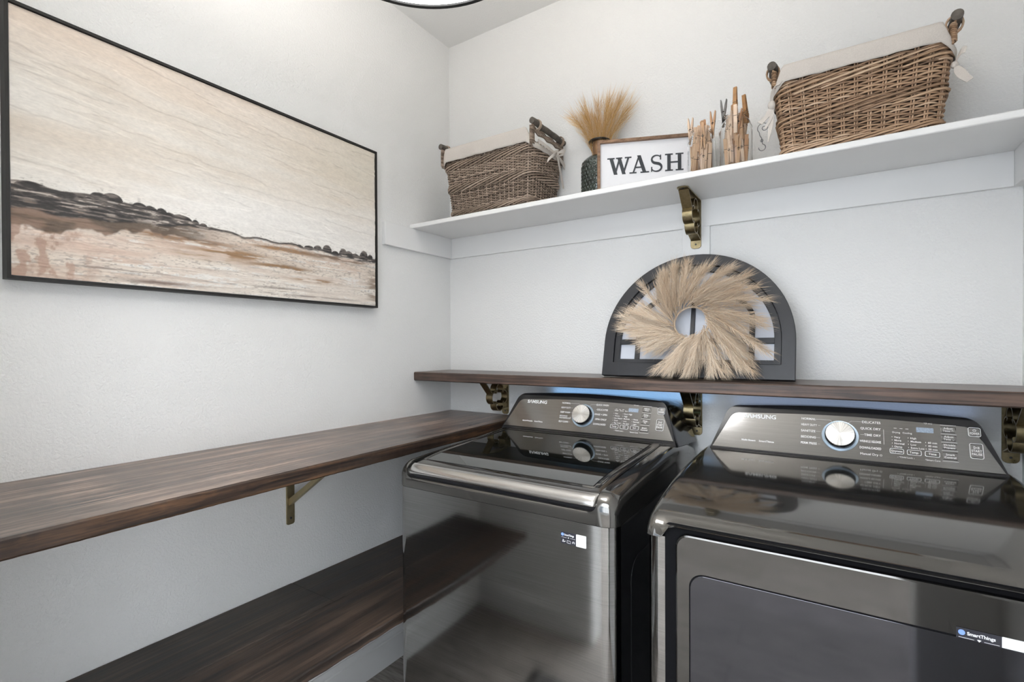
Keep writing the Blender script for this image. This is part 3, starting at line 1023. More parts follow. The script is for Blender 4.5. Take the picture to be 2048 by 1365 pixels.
    # handles on the two short sides: stick held by wicker wraps over a twisted rail
    for sx in cfg['handles']:
        X = x1+0.006 if sx > 0 else x0-0.006
        ya, yb = y0+cfg['hin'][0], y1-cfg['hin'][1]
        b = MB()
        n = 14
        rad = cfg['stick_r']
        pts = [(X+0.002*math.sin(i*0.9), lerp(ya, yb, i/n), zh+0.0015*math.sin(i*1.3)) for i in range(n+1)]
        b.tube(pts, [rad*random.uniform(0.93, 1.06) for _ in pts], 14)
        hd = b.build('handle', M['stick'], root, smooth=True, angle=60)
        b = MB()
        for yy in (lerp(ya, yb, 0.16), lerp(ya, yb, 0.88)):
            for dd in (-0.004, 0.0005, 0.005):
                ring = [(X+1.12*(rad+0.002)*math.cos(a), yy+dd+0.002*math.sin(a), zh-0.004+1.45*(rad+0.002)*math.sin(a)) for a in [2*PI*i/16 for i in range(17)]]
                b.tube(ring, 0.0024, 5, random.uniform(0.4, 0.9), caps=False)
        # rails under the stick and corner posts
        for q in range(5):
            zz = zh-rad-0.005-0.0045*q
            pts = [(X-sx*0.004+0.003*math.sin(i*1.1+q*1.4), lerp(ya+0.006, yb-0.006, i/20), zz+0.002*math.cos(i*1.1+q*1.4)) for i in range(21)]
            b.tube(pts, 0.0026, 5, random.uniform(0.2, 0.9))
        for yc in (ya+0.012, yb-0.012):
            for q in range(7):
                zz = zr-0.030
                b.tube([(X-sx*0.008, yc-0.010+q*0.0035, zz), (X-sx*0.006, yc-0.009+q*0.003, (zz+zh)/2), (X-sx*0.002, yc-0.006+q*0.002, zh-rad*0.6)], 0.0024, 5, random.uniform(0.2, 0.8))
            zz = zr-0.02
            while zz < zh-rad-0.004:
                ring = [(X-sx*0.006+0.006*math.cos(a), yc+0.013*math.sin(a), zz+0.001*math.sin(2*a)) for a in [2*PI*i/12 for i in range(13)]]
                b.tube(ring, 0.0021, 4, random.uniform(0.2, 0.9), caps=False)
                zz += 0.0048
        b.build('handle_binding', wmat, root, smooth=True, fix=False, angle=70)
    return root

def ribbon(b, pts, widths, wdir, thick=0.0012):
    """cloth strip along pts; wdir = vector across the strip (list or single)"""
    pts = [Vector(p) for p in pts]
    n = len(pts)
    vs = []
    for i, p in enumerate(pts):
        wd = wdir[i] if isinstance(wdir, list) else wdir
        wd = Vector(wd).normalized()
        t = (pts[min(n-1, i+1)]-pts[max(0, i-1)]).normalized()
        nn = t.cross(wd)
        if nn.length < 1e-5:
            nn = Vector((0, 0, 1))
        nn.normalize()
        w_ = widths[i] if isinstance(widths, list) else widths
        vs += [p-wd*w_/2-nn*thick/2, p+wd*w_/2-nn*thick/2, p+wd*w_/2+nn*thick/2+nn*w_*0.12, p-wd*w_/2+nn*thick/2]
    fs = []
    for i in range(n-1):
        for k in range(4):
            k2 = (k+1) % 4
            fs.append((i*4+k, i*4+k2, (i+1)*4+k2, (i+1)*4+k))
    fs += [(3, 2, 1, 0), tuple((n-1)*4+k for k in range(4))]
    b.add(vs, fs)

def bez(p0, p1, p2, p3, n=10):
    p0, p1, p2, p3 = map(Vector, (p0, p1, p2, p3))
    return [p0*(1-t)**3+p1*3*t*(1-t)**2+p2*3*t*t*(1-t)+p3*t**3 for t in [i/n for i in range(n+1)]]

bs = basket(dict(rect=(0.188, 0.620, -0.262, -0.012), z=(ZS, 2.098, 2.158), taper=0.022, corner=0.032, stakes=58, stake_offsets=(-0.0015, 0.0015), rs=0.0017,
                 pitch=0.0050, rr=0.0024, amp=0.0034, bands=[(1.880, 0.020, 34, 0.12, 0.0025), (1.978, 0.034, 30, 0.16, 0.0028), (2.066, 0.032, 30, 0.16, 0.0028)],
                 liner_h=0.012, liner_up=0.040, dip=0.014, mat=M['weave_small'], handles=(-1, 1), hin=(-0.012, 0.006), stick_r=0.0115,
                 label='smaller greyish wicker basket with ribbon bow, in the left corner of the white shelf'))
b = MB()
kx, ky, kz = 0.642, -0.115, 2.078
ribbon(b, bez((0.633, -0.24, 2.093), (0.640, -0.20, 2.088), (0.643, -0.16, 2.08), (kx, ky, kz)), 0.011, (0, 0, 1))
ribbon(b, bez((kx, ky, kz), (0.643, -0.08, 2.07), (0.640, -0.05, 2.06), (0.634, -0.025, 2.055)), [0.010+0.001*i for i in range(11)], (0, 0, 1))
ribbon(b, bez((kx+0.003, ky, kz), (kx+0.025, ky-0.04, kz-0.01), (kx+0.02, ky-0.07, kz-0.03), (kx+0.008, ky-0.085, kz-0.052)), [0.008, 0.012, 0.016, 0.018, 0.019, 0.020, 0.020, 0.020, 0.021, 0.022, 0.022], (0, 0.5, 1))
ribbon(b, bez((kx+0.003, ky, kz), (kx+0.03, ky+0.01, kz+0.025), (kx+0.035, ky+0.05, kz+0.012), (kx+0.004, ky+0.005, kz-0.006)), [0.006, 0.01, 0.014, 0.016, 0.017, 0.017, 0.016, 0.014, 0.012, 0.009, 0.006], (0.2, 0.2, 1))
ribbon(b, bez((kx+0.004, ky+0.003, kz-0.004), (kx+0.008, ky+0.015, kz-0.05), (kx+0.006, ky+0.035, kz-0.09), (kx+0.006, ky+0.05, kz-0.122)), [0.007, 0.009, 0.011, 0.012, 0.013, 0.013, 0.014, 0.014, 0.013, 0.012, 0.011], (0, 1, 0.2))
b.lathe([(0.0001, kz-0.011), (0.007, kz-0.008), (0.009, kz), (0.007, kz+0.007), (0.0001, kz+0.009)], kx+0.003, ky, 12)
b.build('ribbon_bow', M['cloth'], bs, smooth=True, angle=60)

bb_ = basket(dict(rect=(1.420, 1.806, -0.262, -0.020), z=(ZS, 2.079, 2.116), taper=0.020, corner=0.034, stakes=38, stake_offsets=(-0.003, 0.003), rs=0.0023,
                  pitch=0.0062, rr=0.0029, amp=0.0042, bands=[(1.874, 0.016, 22, 0.14, 0.0030), (1.958, 0.036, 15, 0.26, 0.0033), (2.040, 0.036, 15, 0.26, 0.0033)],
                  liner_h=0.020, liner_up=0.024, dip=0.030, mat=M['weave_big'], handles=(-1, 1), hin=(-0.004, 0.006), stick_r=0.0125,
                  label='larger warm brown wicker basket with linen liner, right end of the white shelf'))
b = MB()
kx, ky, kz = 1.412, -0.245, 2.014
ribbon(b, bez((1.440, -0.272, 2.060), (1.420, -0.272, 2.062), (1.412, -0.262, 2.045), (kx, ky, kz)), [0.017, 0.017, 0.016, 0.016, 0.015, 0.015, 0.014, 0.013, 0.012, 0.011, 0.010], (0.6, 0, 0.6))
ribbon(b, bez((kx-0.002, ky-0.004, kz-0.006), (kx-0.006, ky-0.006, kz-0.03), (kx-0.014, ky-0.01, kz-0.038), (kx-0.030, ky-0.012, kz-0.050)), [0.010, 0.012, 0.013, 0.014, 0.014, 0.013, 0.012, 0.012, 0.013, 0.014, 0.015], (0.6, 0, -0.5))
ribbon(b, bez((kx, ky, kz-0.006), (kx+0.004, ky-0.01, kz-0.03), (kx-0.002, ky-0.01, kz-0.05), (kx-0.016, ky-0.012, kz-0.068)), [0.008, 0.009, 0.010, 0.011, 0.011, 0.010, 0.009, 0.008, 0.007, 0.006, 0.005], (0.7, 0, -0.3))
ribbon(b, bez((kx, ky, kz-0.006), (kx+0.002, ky-0.01, kz-0.04), (kx-0.002, ky-0.01, kz-0.07), (kx-0.008, ky-0.012, kz-0.108)), [0.007, 0.009, 0.010, 0.011, 0.012, 0.012, 0.011, 0.010, 0.008, 0.005, 0.003], (1, 0, 0))
b.lathe([(0.0001, kz-0.018), (0.008, kz-0.012), (0.010, kz-0.002), (0.008, kz+0.008), (0.0001, kz+0.012)], kx, ky-0.002, 12)
b.build('ribbon', M['cloth'], bb_, smooth=True, angle=60)
b = MB()
ribbon(b, bez((1.812, -0.240, 2.010), (1.818, -0.25, 2.026), (1.822, -0.255, 2.036), (1.829, -0.256, 2.030)), [0.008, 0.010, 0.012, 0.014, 0.016, 0.017, 0.018, 0.018, 0.018, 0.017, 0.015], (0.3, 0.3, 1))
ribbon(b, bez((1.812, -0.240, 2.004), (1.814, -0.25, 1.990), (1.822, -0.255, 1.970), (1.836, -0.256, 1.955)), [0.007, 0.010, 0.014, 0.018, 0.020, 0.021, 0.021, 0.020, 0.018, 0.017, 0.015], (0.8, 0.3, 0.5))
b.lathe([(0.0001, 1.998), (0.006, 2.002), (0.008, 2.007), (0.006, 2.013), (0.0001, 2.017)], 1.811, -0.240, 12)
b.build('ribbon', M['cloth'], bb_, smooth=True, angle=60)
# curled wire hook hanging from the ribbon
b = MB()
hx, hy, hz_ = 1.386, -0.252, 1.955
def arc(cx, cz, r, a0, a1, n=14, r1=None):
    return [(cx+lerp(r, r1 or r, i/n)*math.cos(lerp(a0, a1, i/n)), hy, cz+lerp(r, r1 or r, i/n)*math.sin(lerp(a0, a1, i/n))) for i in range(n+1)]
b.tube(arc(hx+0.004, hz_-0.004, 0.014, 0.3*PI, 1.25*PI)+[(hx-0.004, hy, hz_-0.024), (hx+0.001, hy, hz_-0.034), (hx+0.001, hy, hz_-0.044)], 0.0009, 6)
b.tube(arc(hx+0.008, hz_-0.004, 0.009, 0.0, -1.6*PI, 18, 0.004), 0.0009, 6)
b.tube([(hx+0.001, hy, hz_-0.034), (hx+0.003, hy, hz_-0.050)]+arc(hx+0.002, hz_-0.060, 0.009, 0.35*PI, -1.05*PI, 16), 0.0009, 6)
b.tube(arc(hx+0.001, hz_-0.040, 0.0035, 0, 2*PI, 10), 0.0008, 5)
b.build('wire_hook', M['wire'], bb_, smooth=True)

# ------------------------------------------------------------------ vase and dried grass
VX, VY = 0.812, -0.082
vase = empty('vase', (VX, VY, ZS), 'dark green hobnail glass vase with bronze neck, behind the left end of the WASH sign', 'vase')
R = 0.067
b = MB()
b.lathe([(0.0001, ZS+0.0005), (R-0.006, ZS+0.0005), (R, ZS+0.006), (R+0.001, ZS+0.150), (R-0.006, ZS+0.168), (R-0.022, ZS+0.181), (0.030, ZS+0.186), (0.026, ZS+0.187), (0.022, ZS+0.180), (R-0.03, ZS+0.17), (R-0.006, ZS+0.15), (R-0.006, ZS+0.01), (0.0001, ZS+0.008)], VX, VY, 56)
rows = 11
for j in range(rows):
    z = ZS+0.014+j*0.0142
    rad = R+0.0005 if j < 10 else R-0.002
    nb = 28
    for k in range(nb):
        a = 2*PI*(k+0.5*(j % 2))/nb
        cx, cy = VX+rad*math.cos(a), VY+rad*math.sin(a)
        vs = []; fs = []
        hr = 0.0069
        for q in range(4):
            th = q/3*PI/2
            for m_ in range(8):
                ph = 2*PI*m_/8
                lo = 0.0030*math.cos(th); wr = hr*math.sin(th)
                vs.append((cx+math.cos(a)*lo-math.sin(a)*wr*math.cos(ph), cy+math.sin(a)*lo+math.cos(a)*wr*math.cos(ph), z+wr*math.sin(ph)))
        for q in range(3):
            for m_ in range(8):
                m2 = (m_+1) % 8
                fs.append((q*8+m_, q*8+m2, (q+1)*8+m2, (q+1)*8+m_))
        b.add(vs, fs)
b.build('vase_body', M['vase'], vase, smooth=True, angle=70)
b = MB()
b.lathe([(0.0255, ZS+0.186), (0.0255, ZS+0.240), (0.0225, ZS+0.240), (0.0225, ZS+0.186)], VX, VY, 40, close=True)
b.build('neck', M['vase_neck'], vase, smooth=True)
b = MB()
b.lathe([(0.0228, ZS+0.2395), (0.041, ZS+0.2395), (0.0415, ZS+0.242), (0.041, ZS+0.2445), (0.0228, ZS+0.2445)], VX, VY, 48, close=True)
b.build('rim', M['vase_rim'], vase, smooth=True)

def strand(b, p0, p1, p2, w0, sh):
    """thin tapering three-sided hair along a quadratic curve"""
    p0, p1, p2 = Vector(p0), Vector(p1), Vector(p2)
    pts = [p0, p0*0.25+p1*0.5+p2*0.25, p2]
    t = (p2-p0).normalized()
    n = t.orthogonal().normalized(); c = t.cross(n)
    vs = []
    for p, ww in ((pts[0], w0), (pts[1], w0*0.8)):
        for k in range(3):
            a = 2*PI*k/3
            vs.append(p+(n*math.cos(a)+c*math.sin(a))*ww/2)
    vs.append(pts[2])
    b.add(vs, [(0, 1, 4, 3), (1, 2, 5, 4), (2, 0, 3, 5), (3, 4, 6), (4, 5, 6), (5, 3, 6)], sh)

def plume(b, axis, n, spread, hl, w0, base=0.0, shade=(0.3, 0.9), stem_r=0.0008, tipdroop=0.0):
    """feathery head: strands leave the axis at a small angle along its length"""
    axis = [Vector(p) for p in axis]
    m = len(axis)-1
    b.tube(axis, [stem_r]*(m)+[stem_r*0.4], 4, 0.25)
    for k in range(n):
        t = base+(1-base)*(random.random()**0.9)
        i = min(m-1, int(t*m)); f = t*m-i
        p = axis[i].lerp(axis[i+1], f)
        d = (axis[i+1]-axis[i]).normalized()
        o = d.orthogonal().normalized(); c = d.cross(o)
        a = random.uniform(0, 2*PI)
        lat = (o*math.cos(a)+c*math.sin(a))*spread*random.uniform(0.3, 1.0)
        L = hl*random.uniform(0.5, 1.1)*(1.0 if t < 0.85 else 0.8)
        e = p+(d*1.0+lat).normalized()*L+Vector((0, 0, -tipdroop*L))
        mid = p+(d*1.0+lat*1.6).normalized()*L*0.5
        strand(b, p, mid*2-(p+e)*0.5, e, w0*random.uniform(0.7, 1.2), min(1, max(0, random.uniform(*shade))))

tops = [(-0.140, -0.01, 0.150, 'leftmost, bending furthest left'), (-0.105, 0.03, 0.160, 'second from the left, pointing up left'), (-0.068, -0.02, 0.168, 'third from the left'), (-0.034, 0.02, 0.135, 'short one left of the middle'),
        (0.000, -0.01, 0.180, 'upright one at the middle'), (0.026, 0.03, 0.172, 'tallest one just right of the middle'), (0.056, -0.01, 0.182, 'tall one right of the middle'), (0.092, 0.02, 0.175, 'long one pointing up right'),
        (0.120, -0.02, 0.160, 'second from the right, upper side'), (0.150, 0.01, 0.138, 'rightmost, bending furthest right'), (-0.048, -0.03, 0.105, 'low front one left of the middle'),
        (0.068, -0.03, 0.105, 'low front one right of the middle'), (0.118, 0.03, 0.105, 'low one on the right side'), (-0.104, -0.03, 0.100, 'low one on the left side')]
gz = ZS+0.2445
for i, (dx, dy, dz, where) in enumerate(tops):
    b = MB()
    x0_ = VX+dx*0.11; y0_ = VY+dy*0.2
    ax = bez((x0_*0.97+VX*0.03, y0_, ZS+0.02), (x0_, y0_, gz-0.03), (VX+dx*0.30, VY+dy*0.4, gz+dz*0.30), (VX+dx*0.78, VY+dy, gz+dz*0.78), 12)
    plume(b, ax[3:], 165, 0.48, 0.098, 0.0007, base=0.18, shade=(0.15, 0.95), stem_r=0.0011)
    o = b.build('dried_grass_plume', M['gold_grass'], None, fix=False)
    tag(o, 'golden dried grass plume in the dark vase, ' + where, 'dried grass', 'golden grass plumes in the vase')

# ------------------------------------------------------------------ WASH sign
def make_sign():
    pl = Vector((0.852, -0.196, 0)); pr = Vector((1.216, -0.052, 0))
    e = (pr-pl).normalized(); W = (pr-pl).length
    lean = 0.03
    up = Vector((-e.y*lean*1.0, e.x*lean, 1)).normalized()
    nrm = e.cross(up).normalized()      # towards the room
    O = Vector((pl.x, pl.y, ZS+0.0008))
    def P(u, v, d=0.0):
        return O+e*u+up*v+nrm*d
    root = empty('wash_sign', tuple(O), 'framed white WASH sign with dark serif letters and thin wooden frame, left of the jars', 'sign')
    H = 0.192; t = 0.0105; dp = 0.020
    b = MB()
    b.ringprism([(0, 0), (W, 0), (W, H), (0, H)], [(t, t), (W-t, t), (W-t, H-t), (t, H-t)], lambda u, v: P(u, v, 0), lambda u, v: P(u, v, dp))
    b.build('frame', M['frame_wood'], root, bevel=0.0008)
    b = MB(); b.prism([(t, t), (W-t, t), (W-t, H-t), (t, H-t)], lambda u, v: P(u, v, 0.002), lambda u, v: P(u, v, 0.009))
    b.build('board', M['signwhite'], root)
    # slab serif letters
    b = MB()
    lay = [0]
    def poly(pts, ox, s):
        lay[0] += 1
        d = 0.0092+0.00001*(lay[0] % 7)
        b.prism([(ox+p[0]*0.0605, base+p[1]*s) for p in pts], lambda u, v: P(u, v, 0.0085), lambda u, v: P(u, v, d+0.0016))
    def stroke(x0, y0, x1, y1, w, ox, s):
        poly([(x0, y0), (x0+w, y0), (x1+w, y1), (x1, y1)], ox, s)
    s = 0.0600; base = 0.0690
    S = 0.06
    # W
    ox = 0.036
    stroke(0.10, 0.96, 0.36, 0.0, 0.20, ox, s); stroke(0.36, 0.0, 0.62, 0.9, 0.11, ox, s)
    stroke(0.56, 0.96, 0.83, 0.0, 0.20, ox, s); stroke(0.83, 0.0, 1.13, 0.96, 0.11, ox, s)
    for xa, xb in ((-0.02, 0.40), (0.48, 0.84), (0.98, 1.36)):
        poly([(xa, 0.93), (xb, 0.93), (xb, 1.0), (xa, 1.0)], ox, s)
    # A
    ox = 0.1135
    stroke(0.12, 0.0, 0.45, 0.98, 0.09, ox, s); stroke(0.72, 0.0, 0.40, 1.04, 0.20, ox, s)
    poly([(0.24, 0.30), (0.76, 0.30), (0.74, 0.38), (0.27, 0.38)], ox, s)
    for xa, xb in ((-0.04, 0.36), (0.58, 1.06)):
        poly([(xa, 0), (xb, 0), (xb, 0.07), (xa, 0.07)], ox, s)
    # S: variable-width ribbon
    ox = 0.181
    ctr = []
    for i in range(37):
        t_ = i/36
        if t_ < 0.5:
            a = lerp(math.radians(25), math.radians(262), t_/0.5)
            ctr.append((0.36+0.265*math.cos(a)*0.98, 0.735+0.225*math.sin(a)))
        else:
            a = lerp(math.radians(82), math.radians(-158), (t_-0.5)/0.5)
            ctr.append((0.36+0.285*math.cos(a)*0.98, 0.262+0.232*math.sin(a)))
    n = len(ctr)
    for i in range(n-1):
        t_ = i/(n-1)
        w_ = 0.055+0.10*math.exp(-((t_-0.5)/0.16)**2)+0.035*math.exp(-((t_-0.24)/0.1)**2)+0.035*math.exp(-((t_-0.76)/0.1)**2)
        a, c = Vector(ctr[i]), Vector(ctr[i+1])
        d = (c-a).normalized(); nn = Vector((-d.y, d.x))*w_*0.5
        a = a-d*0.01; c = c+d*0.01
        poly([tuple(a-nn), tuple(c-nn), tuple(c+nn), tuple(a+nn)], ox, s)
    poly([(0.55, 0.70), (0.62, 0.70), (0.62, 0.98), (0.56, 0.98)], ox, s)
    poly([(0.06, 0.02), (0.12, 0.02), (0.13, 0.30), (0.06, 0.30)], ox, s)
    # H
    ox = 0.2315
    for xa in (0.12, 0.70):
        poly([(xa, 0), (xa+0.19, 0), (xa+0.19, 1.0), (xa, 1.0)], ox, s)
        for yy in (0, 0.93):
            poly([(xa-0.12, yy), (xa+0.31, yy), (xa+0.31, yy+0.07), (xa-0.12, yy+0.07)], ox, s)
    poly([(0.30, 0.46), (0.72, 0.46), (0.72, 0.54), (0.30, 0.54)], ox, s)
    b.build('lettering', M['letter'], root)
make_sign()

# ------------------------------------------------------------------ jars of clothespins
def make_jar(x, y, rb, hj, rn, label):
    root = empty('glass_jar', (x, y, ZS), label, 'jar', 'glass jars of clothespins')
    z = ZS+0.0005
    th = 0.0022
    outer = [(0.0001, z+0.002), (rb*0.7, z), (rb-0.004, z), (rb, z+0.006), (rb, z+hj*0.72), (rb-0.003, z+hj*0.78), (rn+0.004, z+hj*0.86), (rn, z+hj*0.88), (rn, z+hj*0.905), (rn+0.0022, z+hj*0.915), (rn, z+hj*0.925), (rn, z+hj*0.945), (rn+0.0022, z+hj*0.955), (rn, z+hj*0.965), (rn+0.001, z+hj*0.99), (rn-0.0005, z+hj)]
    inner = [(rn-th, z+hj), (rn-th, z+hj*0.88), (rn+0.004-th, z+hj*0.85), (rb-0.003-th, z+hj*0.775), (rb-th, z+hj*0.71), (rb-th, z+0.008), (rb-0.006, z+0.004), (0.0001, z+0.0045)]
    b = MB()
    b.lathe(outer+inner, x, y, 56)
    b.build('jar_body', M['glass'], root, smooth=True, angle=60)
    return root

def pin_mesh(splay, mat):
    """a clothespin standing along +Z, jaws up, handles down"""
    L = 0.083
    # side outline of one prong (x = thickness, z = length)
    pr = [(0.0008, 0.0), (0.0042, 0.0), (0.0050, 0.012), (0.0062, 0.045), (0.0066, 0.062), (0.0052, 0.083), (0.0030, 0.083), (0.0012, 0.066), (0.0004, 0.050), (0.0016, 0.046), (0.0016, 0.040), (0.0004, 0.037), (0.0004, 0.012)]
    parts = []
    for sgn in (-1, 1):
        b = MB()
        out = []
        for (px, pz) in pr:
            # turn about the spring
            a = splay*sgn
            xx = px*sgn; zz = pz-0.043
            out.append((xx*math.cos(a)+zz*math.sin(a), -xx*math.sin(a)+zz*math.cos(a)+0.043))
        if sgn < 0:
            out = out[::-1]
        b.prism(out, lambda u, v: (u, -0.005, v), lambda u, v: (u, 0.005, v), 0.5)
        parts.append(b)
    sp = MB()
    c = [(0.0046*math.cos(t)*0.9, -0.006+0.012*t/(10*PI), 0.043+0.0034*math.sin(t)) for t in [i*PI/4 for i in range(41)]]
    sp.tube(c, 0.0007, 4, caps=False)
    sp.tube([(0.0062, -0.006, 0.050), (0.0072, 0, 0.050), (0.0062, 0.006, 0.050)], 0.0007, 4)
    sp.tube([(-0.0062, -0.006, 0.050), (-0.0072, 0, 0.050), (-0.0062, 0.006, 0.050)], 0.0007, 4)
    return parts, sp

def place_pin(x, y, z, rx, ry, rz, mat, shade, splay, label, group, flip=False):
    key = round(splay, 2)
    root = bpy.data.objects.new('clothespin', None); COL.objects.link(root)
    root.empty_display_size = 0.02
    root['label'] = label; root['category'] = 'clothespin'; root['group'] = group
    parts, sp = pin_mesh(splay, mat)
    for pb in parts:
        pb.r = [shade]*len(pb.r)
        o = pb.build('prong', mat)
        o.parent = root
    o = sp.build('spring', M['spring'], smooth=True); o.parent = root
    root.location = (x, y, z)
    root.rotation_euler = (rx, ry + (PI if flip else 0), rz)
    return root

JARS = [(1.211, -0.212, 0.0415, 0.140, 0.0325), (1.311, -0.212, 0.0470, 0.166, 0.0350)]
make_jar(*JARS[0], 'smaller clear glass jar full of wooden clothespins, beside the WASH sign')
make_jar(*JARS[1], 'taller clear glass jar full of wooden clothespins, left of the brown basket')
def fill_jar(ji, n1, n2, inlabel, group):
    x, y, rb, hj, rn = JARS[ji]
    for lvl, n in ((0, n1), (1, n2)):
        for k in range(n):
            ring = 0.60 if k < n*0.68 else 0.22
            a = 2*PI*(k/(n*0.68) if ring > 0.5 else k/(n*0.32))+lvl*0.4+random.uniform(-0.1, 0.1)
            rr = (rb-0.013)*ring*1.32 if ring > 0.5 else (rb-0.014)*0.35
            if lvl:
                rr = min(rr, (rn-0.010)*0.85 if ring > 0.5 else rr)
            px, py = x+rr*math.cos(a), y+rr*math.sin(a)
            tilt = random.uniform(-0.10, 0.10); tilt2 = random.uniform(-0.10, 0.10)
            zz = ZS+0.008+lvl*(0.060 if ji == 0 else 0.074)+random.uniform(0, 0.008)
            fl = random.random() < 0.5
            if fl:
                zz += 0.083
            place_pin(px, py, zz, tilt, tilt2, a+PI/2+random.uniform(-0.5, 0.5), M['pin'], random.random(), 0.02 if random.random() < 0.6 else 0.06, inlabel, group, fl)
fill_jar(0, 13, 12, 'wooden clothespin packed inside the smaller jar', 'clothespins inside the smaller jar')
fill_jar(1, 15, 14, 'wooden clothespin packed inside the taller jar', 'clothespins inside the taller jar')
j0, j1 = JARS
zr0 = ZS+j0[3]; zr1 = ZS+j1[3]
# clipped on the rims, and the ones sticking out
place_pin(j0[0]-0.034, j0[1]-0.004, zr0-0.035, 0.0, 0.03, 0.0, M['pin'], 0.8, 0.075, 'pale clothespin clipped on the left rim of the smaller jar', 'clothespins clipped on the jar rims')
place_pin(j0[0]+0.034, j0[1]-0.004, zr0-0.030, 0.0, 0.02, 0.0, M['pin'], 0.15, 0.075, 'tan clothespin clipped on the right rim of the smaller jar', 'clothespins clipped on the jar rims')
place_pin(j1[0]-0.035, j1[1]-0.006, zr1-0.030, 0.0, 0.03, 0.0, M['pin_grey'], 0.5, 0.10, 'weathered grey clothespin clipped on the left rim of the taller jar', 'clothespins clipped on the jar rims')
place_pin(j1[0]+0.002, j1[1]-0.020, zr1+0.075, 0.04, 0.10, 1.35, M['pin_brown'], 0.5, 0.04, 'brown clothespin standing highest in the taller jar', 'clothespins sticking out of the taller jar', True)
place_pin(j1[0]+0.024, j1[1]-0.010, zr1+0.050, 0.04, -0.14, 1.2, M['pin_brown'], 0.5, 0.03, 'brown clothespin leaning right out of the taller jar', 'clothespins sticking out of the taller jar', True)
place_pin(j1[0]-0.008, j1[1]+0.002, zr1+0.034, 0.04, -0.05, 0.7, M['pin'], 0.1, 0.02, 'low tan clothespin behind the grey one in the taller jar', 'clothespins sticking out of the taller jar', True)
place_pin(j0[0]+0.000, j0[1]+0.004, zr0+0.034, 0.04, -0.14, 0.7, M['pin'], 0.2, 0.02, 'orange-tinted clothespin sticking up at the centre of the smaller jar', 'clothespins sticking out of the smaller jar', True)
place_pin(j0[0]+0.012, j0[1]-0.008, zr0+0.030, -0.04, 0.04, 0.1, M['pin'], 0.05, 0.03, 'orange-tinted clothespin right of the centre of the smaller jar', 'clothespins sticking out of the smaller jar', True)
place_pin(j0[0]-0.014, j0[1]-0.006, zr0+0.012, -0.04, 0.04, 0.9, M['pin'], 0.5, 0.02, 'short pale clothespin end left of centre in the smaller jar', 'clothespins sticking out of the smaller jar', True)
# pin clipped over the front of the taller jar
place_pin(j1[0]+0.006, j1[1]-0.040, zr1-0.070, 0.0, 0.02, PI/2, M['pin'], 0.9, 0.05, 'pale clothespin clipped over the front rim of the taller jar', 'clothespins clipped on the jar rims')

# ------------------------------------------------------------------ arched window frame
def make_arch():
    O = Vector((1.163, -0.158, ZB+0.001))
    lean = 0.245
    up = Vector((0, lean, 1)).normalized(); nrm = Vector((0, -1, lean)).normalized()
    def P(u, v, d=0.0):
        return O+Vector((u, 0, 0))+up*v+nrm*d
    root = empty('arched_window_frame', tuple(O), 'charcoal arched window frame with white panes leaning on the wall behind the pampas wreath', 'decor')
    def outline(inset, bot, n=40):
        a = 0.304-inset; ry = 0.305-inset
        pts = [(-a, bot), (a, bot)]
        for i in range(n+1):
            t = PI*i/n
            pts.append((a*math.cos(t), 0.125+ry*math.sin(t)))
        return pts
    b = MB()
    b.ringprism(outline(0, 0), outline(0.038, 0.048), lambda u, v: P(u, v, 0), lambda u, v: P(u, v, 0.024))
    b.build('outer_frame', M['charcoal'], root, bevel=0.0015)
    b = MB()
    b.ringprism(outline(0.0385, 0.0485), outline(0.058, 0.062), lambda u, v: P(u, v, 0.004), lambda u, v: P(u, v, 0.016))
    b.build('inner_frame', M['charcoal'], root, bevel=0.001)
    def bar(u0, v0, u1, v1, w=0.015, d=0.0145):
        b = MB()
        dd = Vector((u1-u0, v1-v0)).normalized(); nn = Vector((-dd.y, dd.x))*w/2
        b.prism([(u0-nn.x, v0-nn.y), (u1-nn.x, v1-nn.y), (u1+nn.x, v1+nn.y), (u0+nn.x, v0+nn.y)], lambda u, v: P(u, v, 0.0045), lambda u, v: P(u, v, d))
        b.build('glazing_bar', M['charcoal'], root, bevel=0.0008)
    bar(-0.247, 0.125, 0.247, 0.125, 0.018)
    bar(0, 0.062, 0, 0.372, 0.013, 0.0148)
    bar(-0.183, 0.062, -0.183, 0.20, 0.016, 0.0146); bar(0.183, 0.062, 0.183, 0.20, 0.016, 0.0146)
    for sg in (-1, 1):
        a = math.radians(52)
        bar(sg*0.183*math.cos(a), 0.20+0.10*math.sin(a)-0.01, sg*0.248*math.cos(math.radians(58)), 0.125+0.248*math.sin(math.radians(58)), 0.013, 0.0142)
    n = 24
    o_ = [(0.191*math.cos(PI*i/n), 0.198+0.108*math.sin(PI*i/n)) for i in range(n+1)]
    i_ = [(0.176*math.cos(PI*i/n), 0.198+0.093*math.sin(PI*i/n)) for i in range(n+1)]
    b = MB()
    poly = o_+i_[::-1]
    for i in range(n):
        b.prism([o_[i], o_[i+1], i_[i+1], i_[i]], lambda u, v: P(u, v, 0.0045), lambda u, v: P(u, v, 0.0149))
    b.build('inner_arch', M['charcoal'], root)
    b = MB()
    b.prism(outline(0.040, 0.050), lambda u, v: P(u, v, 0.001), lambda u, v: P(u, v, 0.0038))
    b.build('backing_pane', M['mirror'], root)
make_arch()

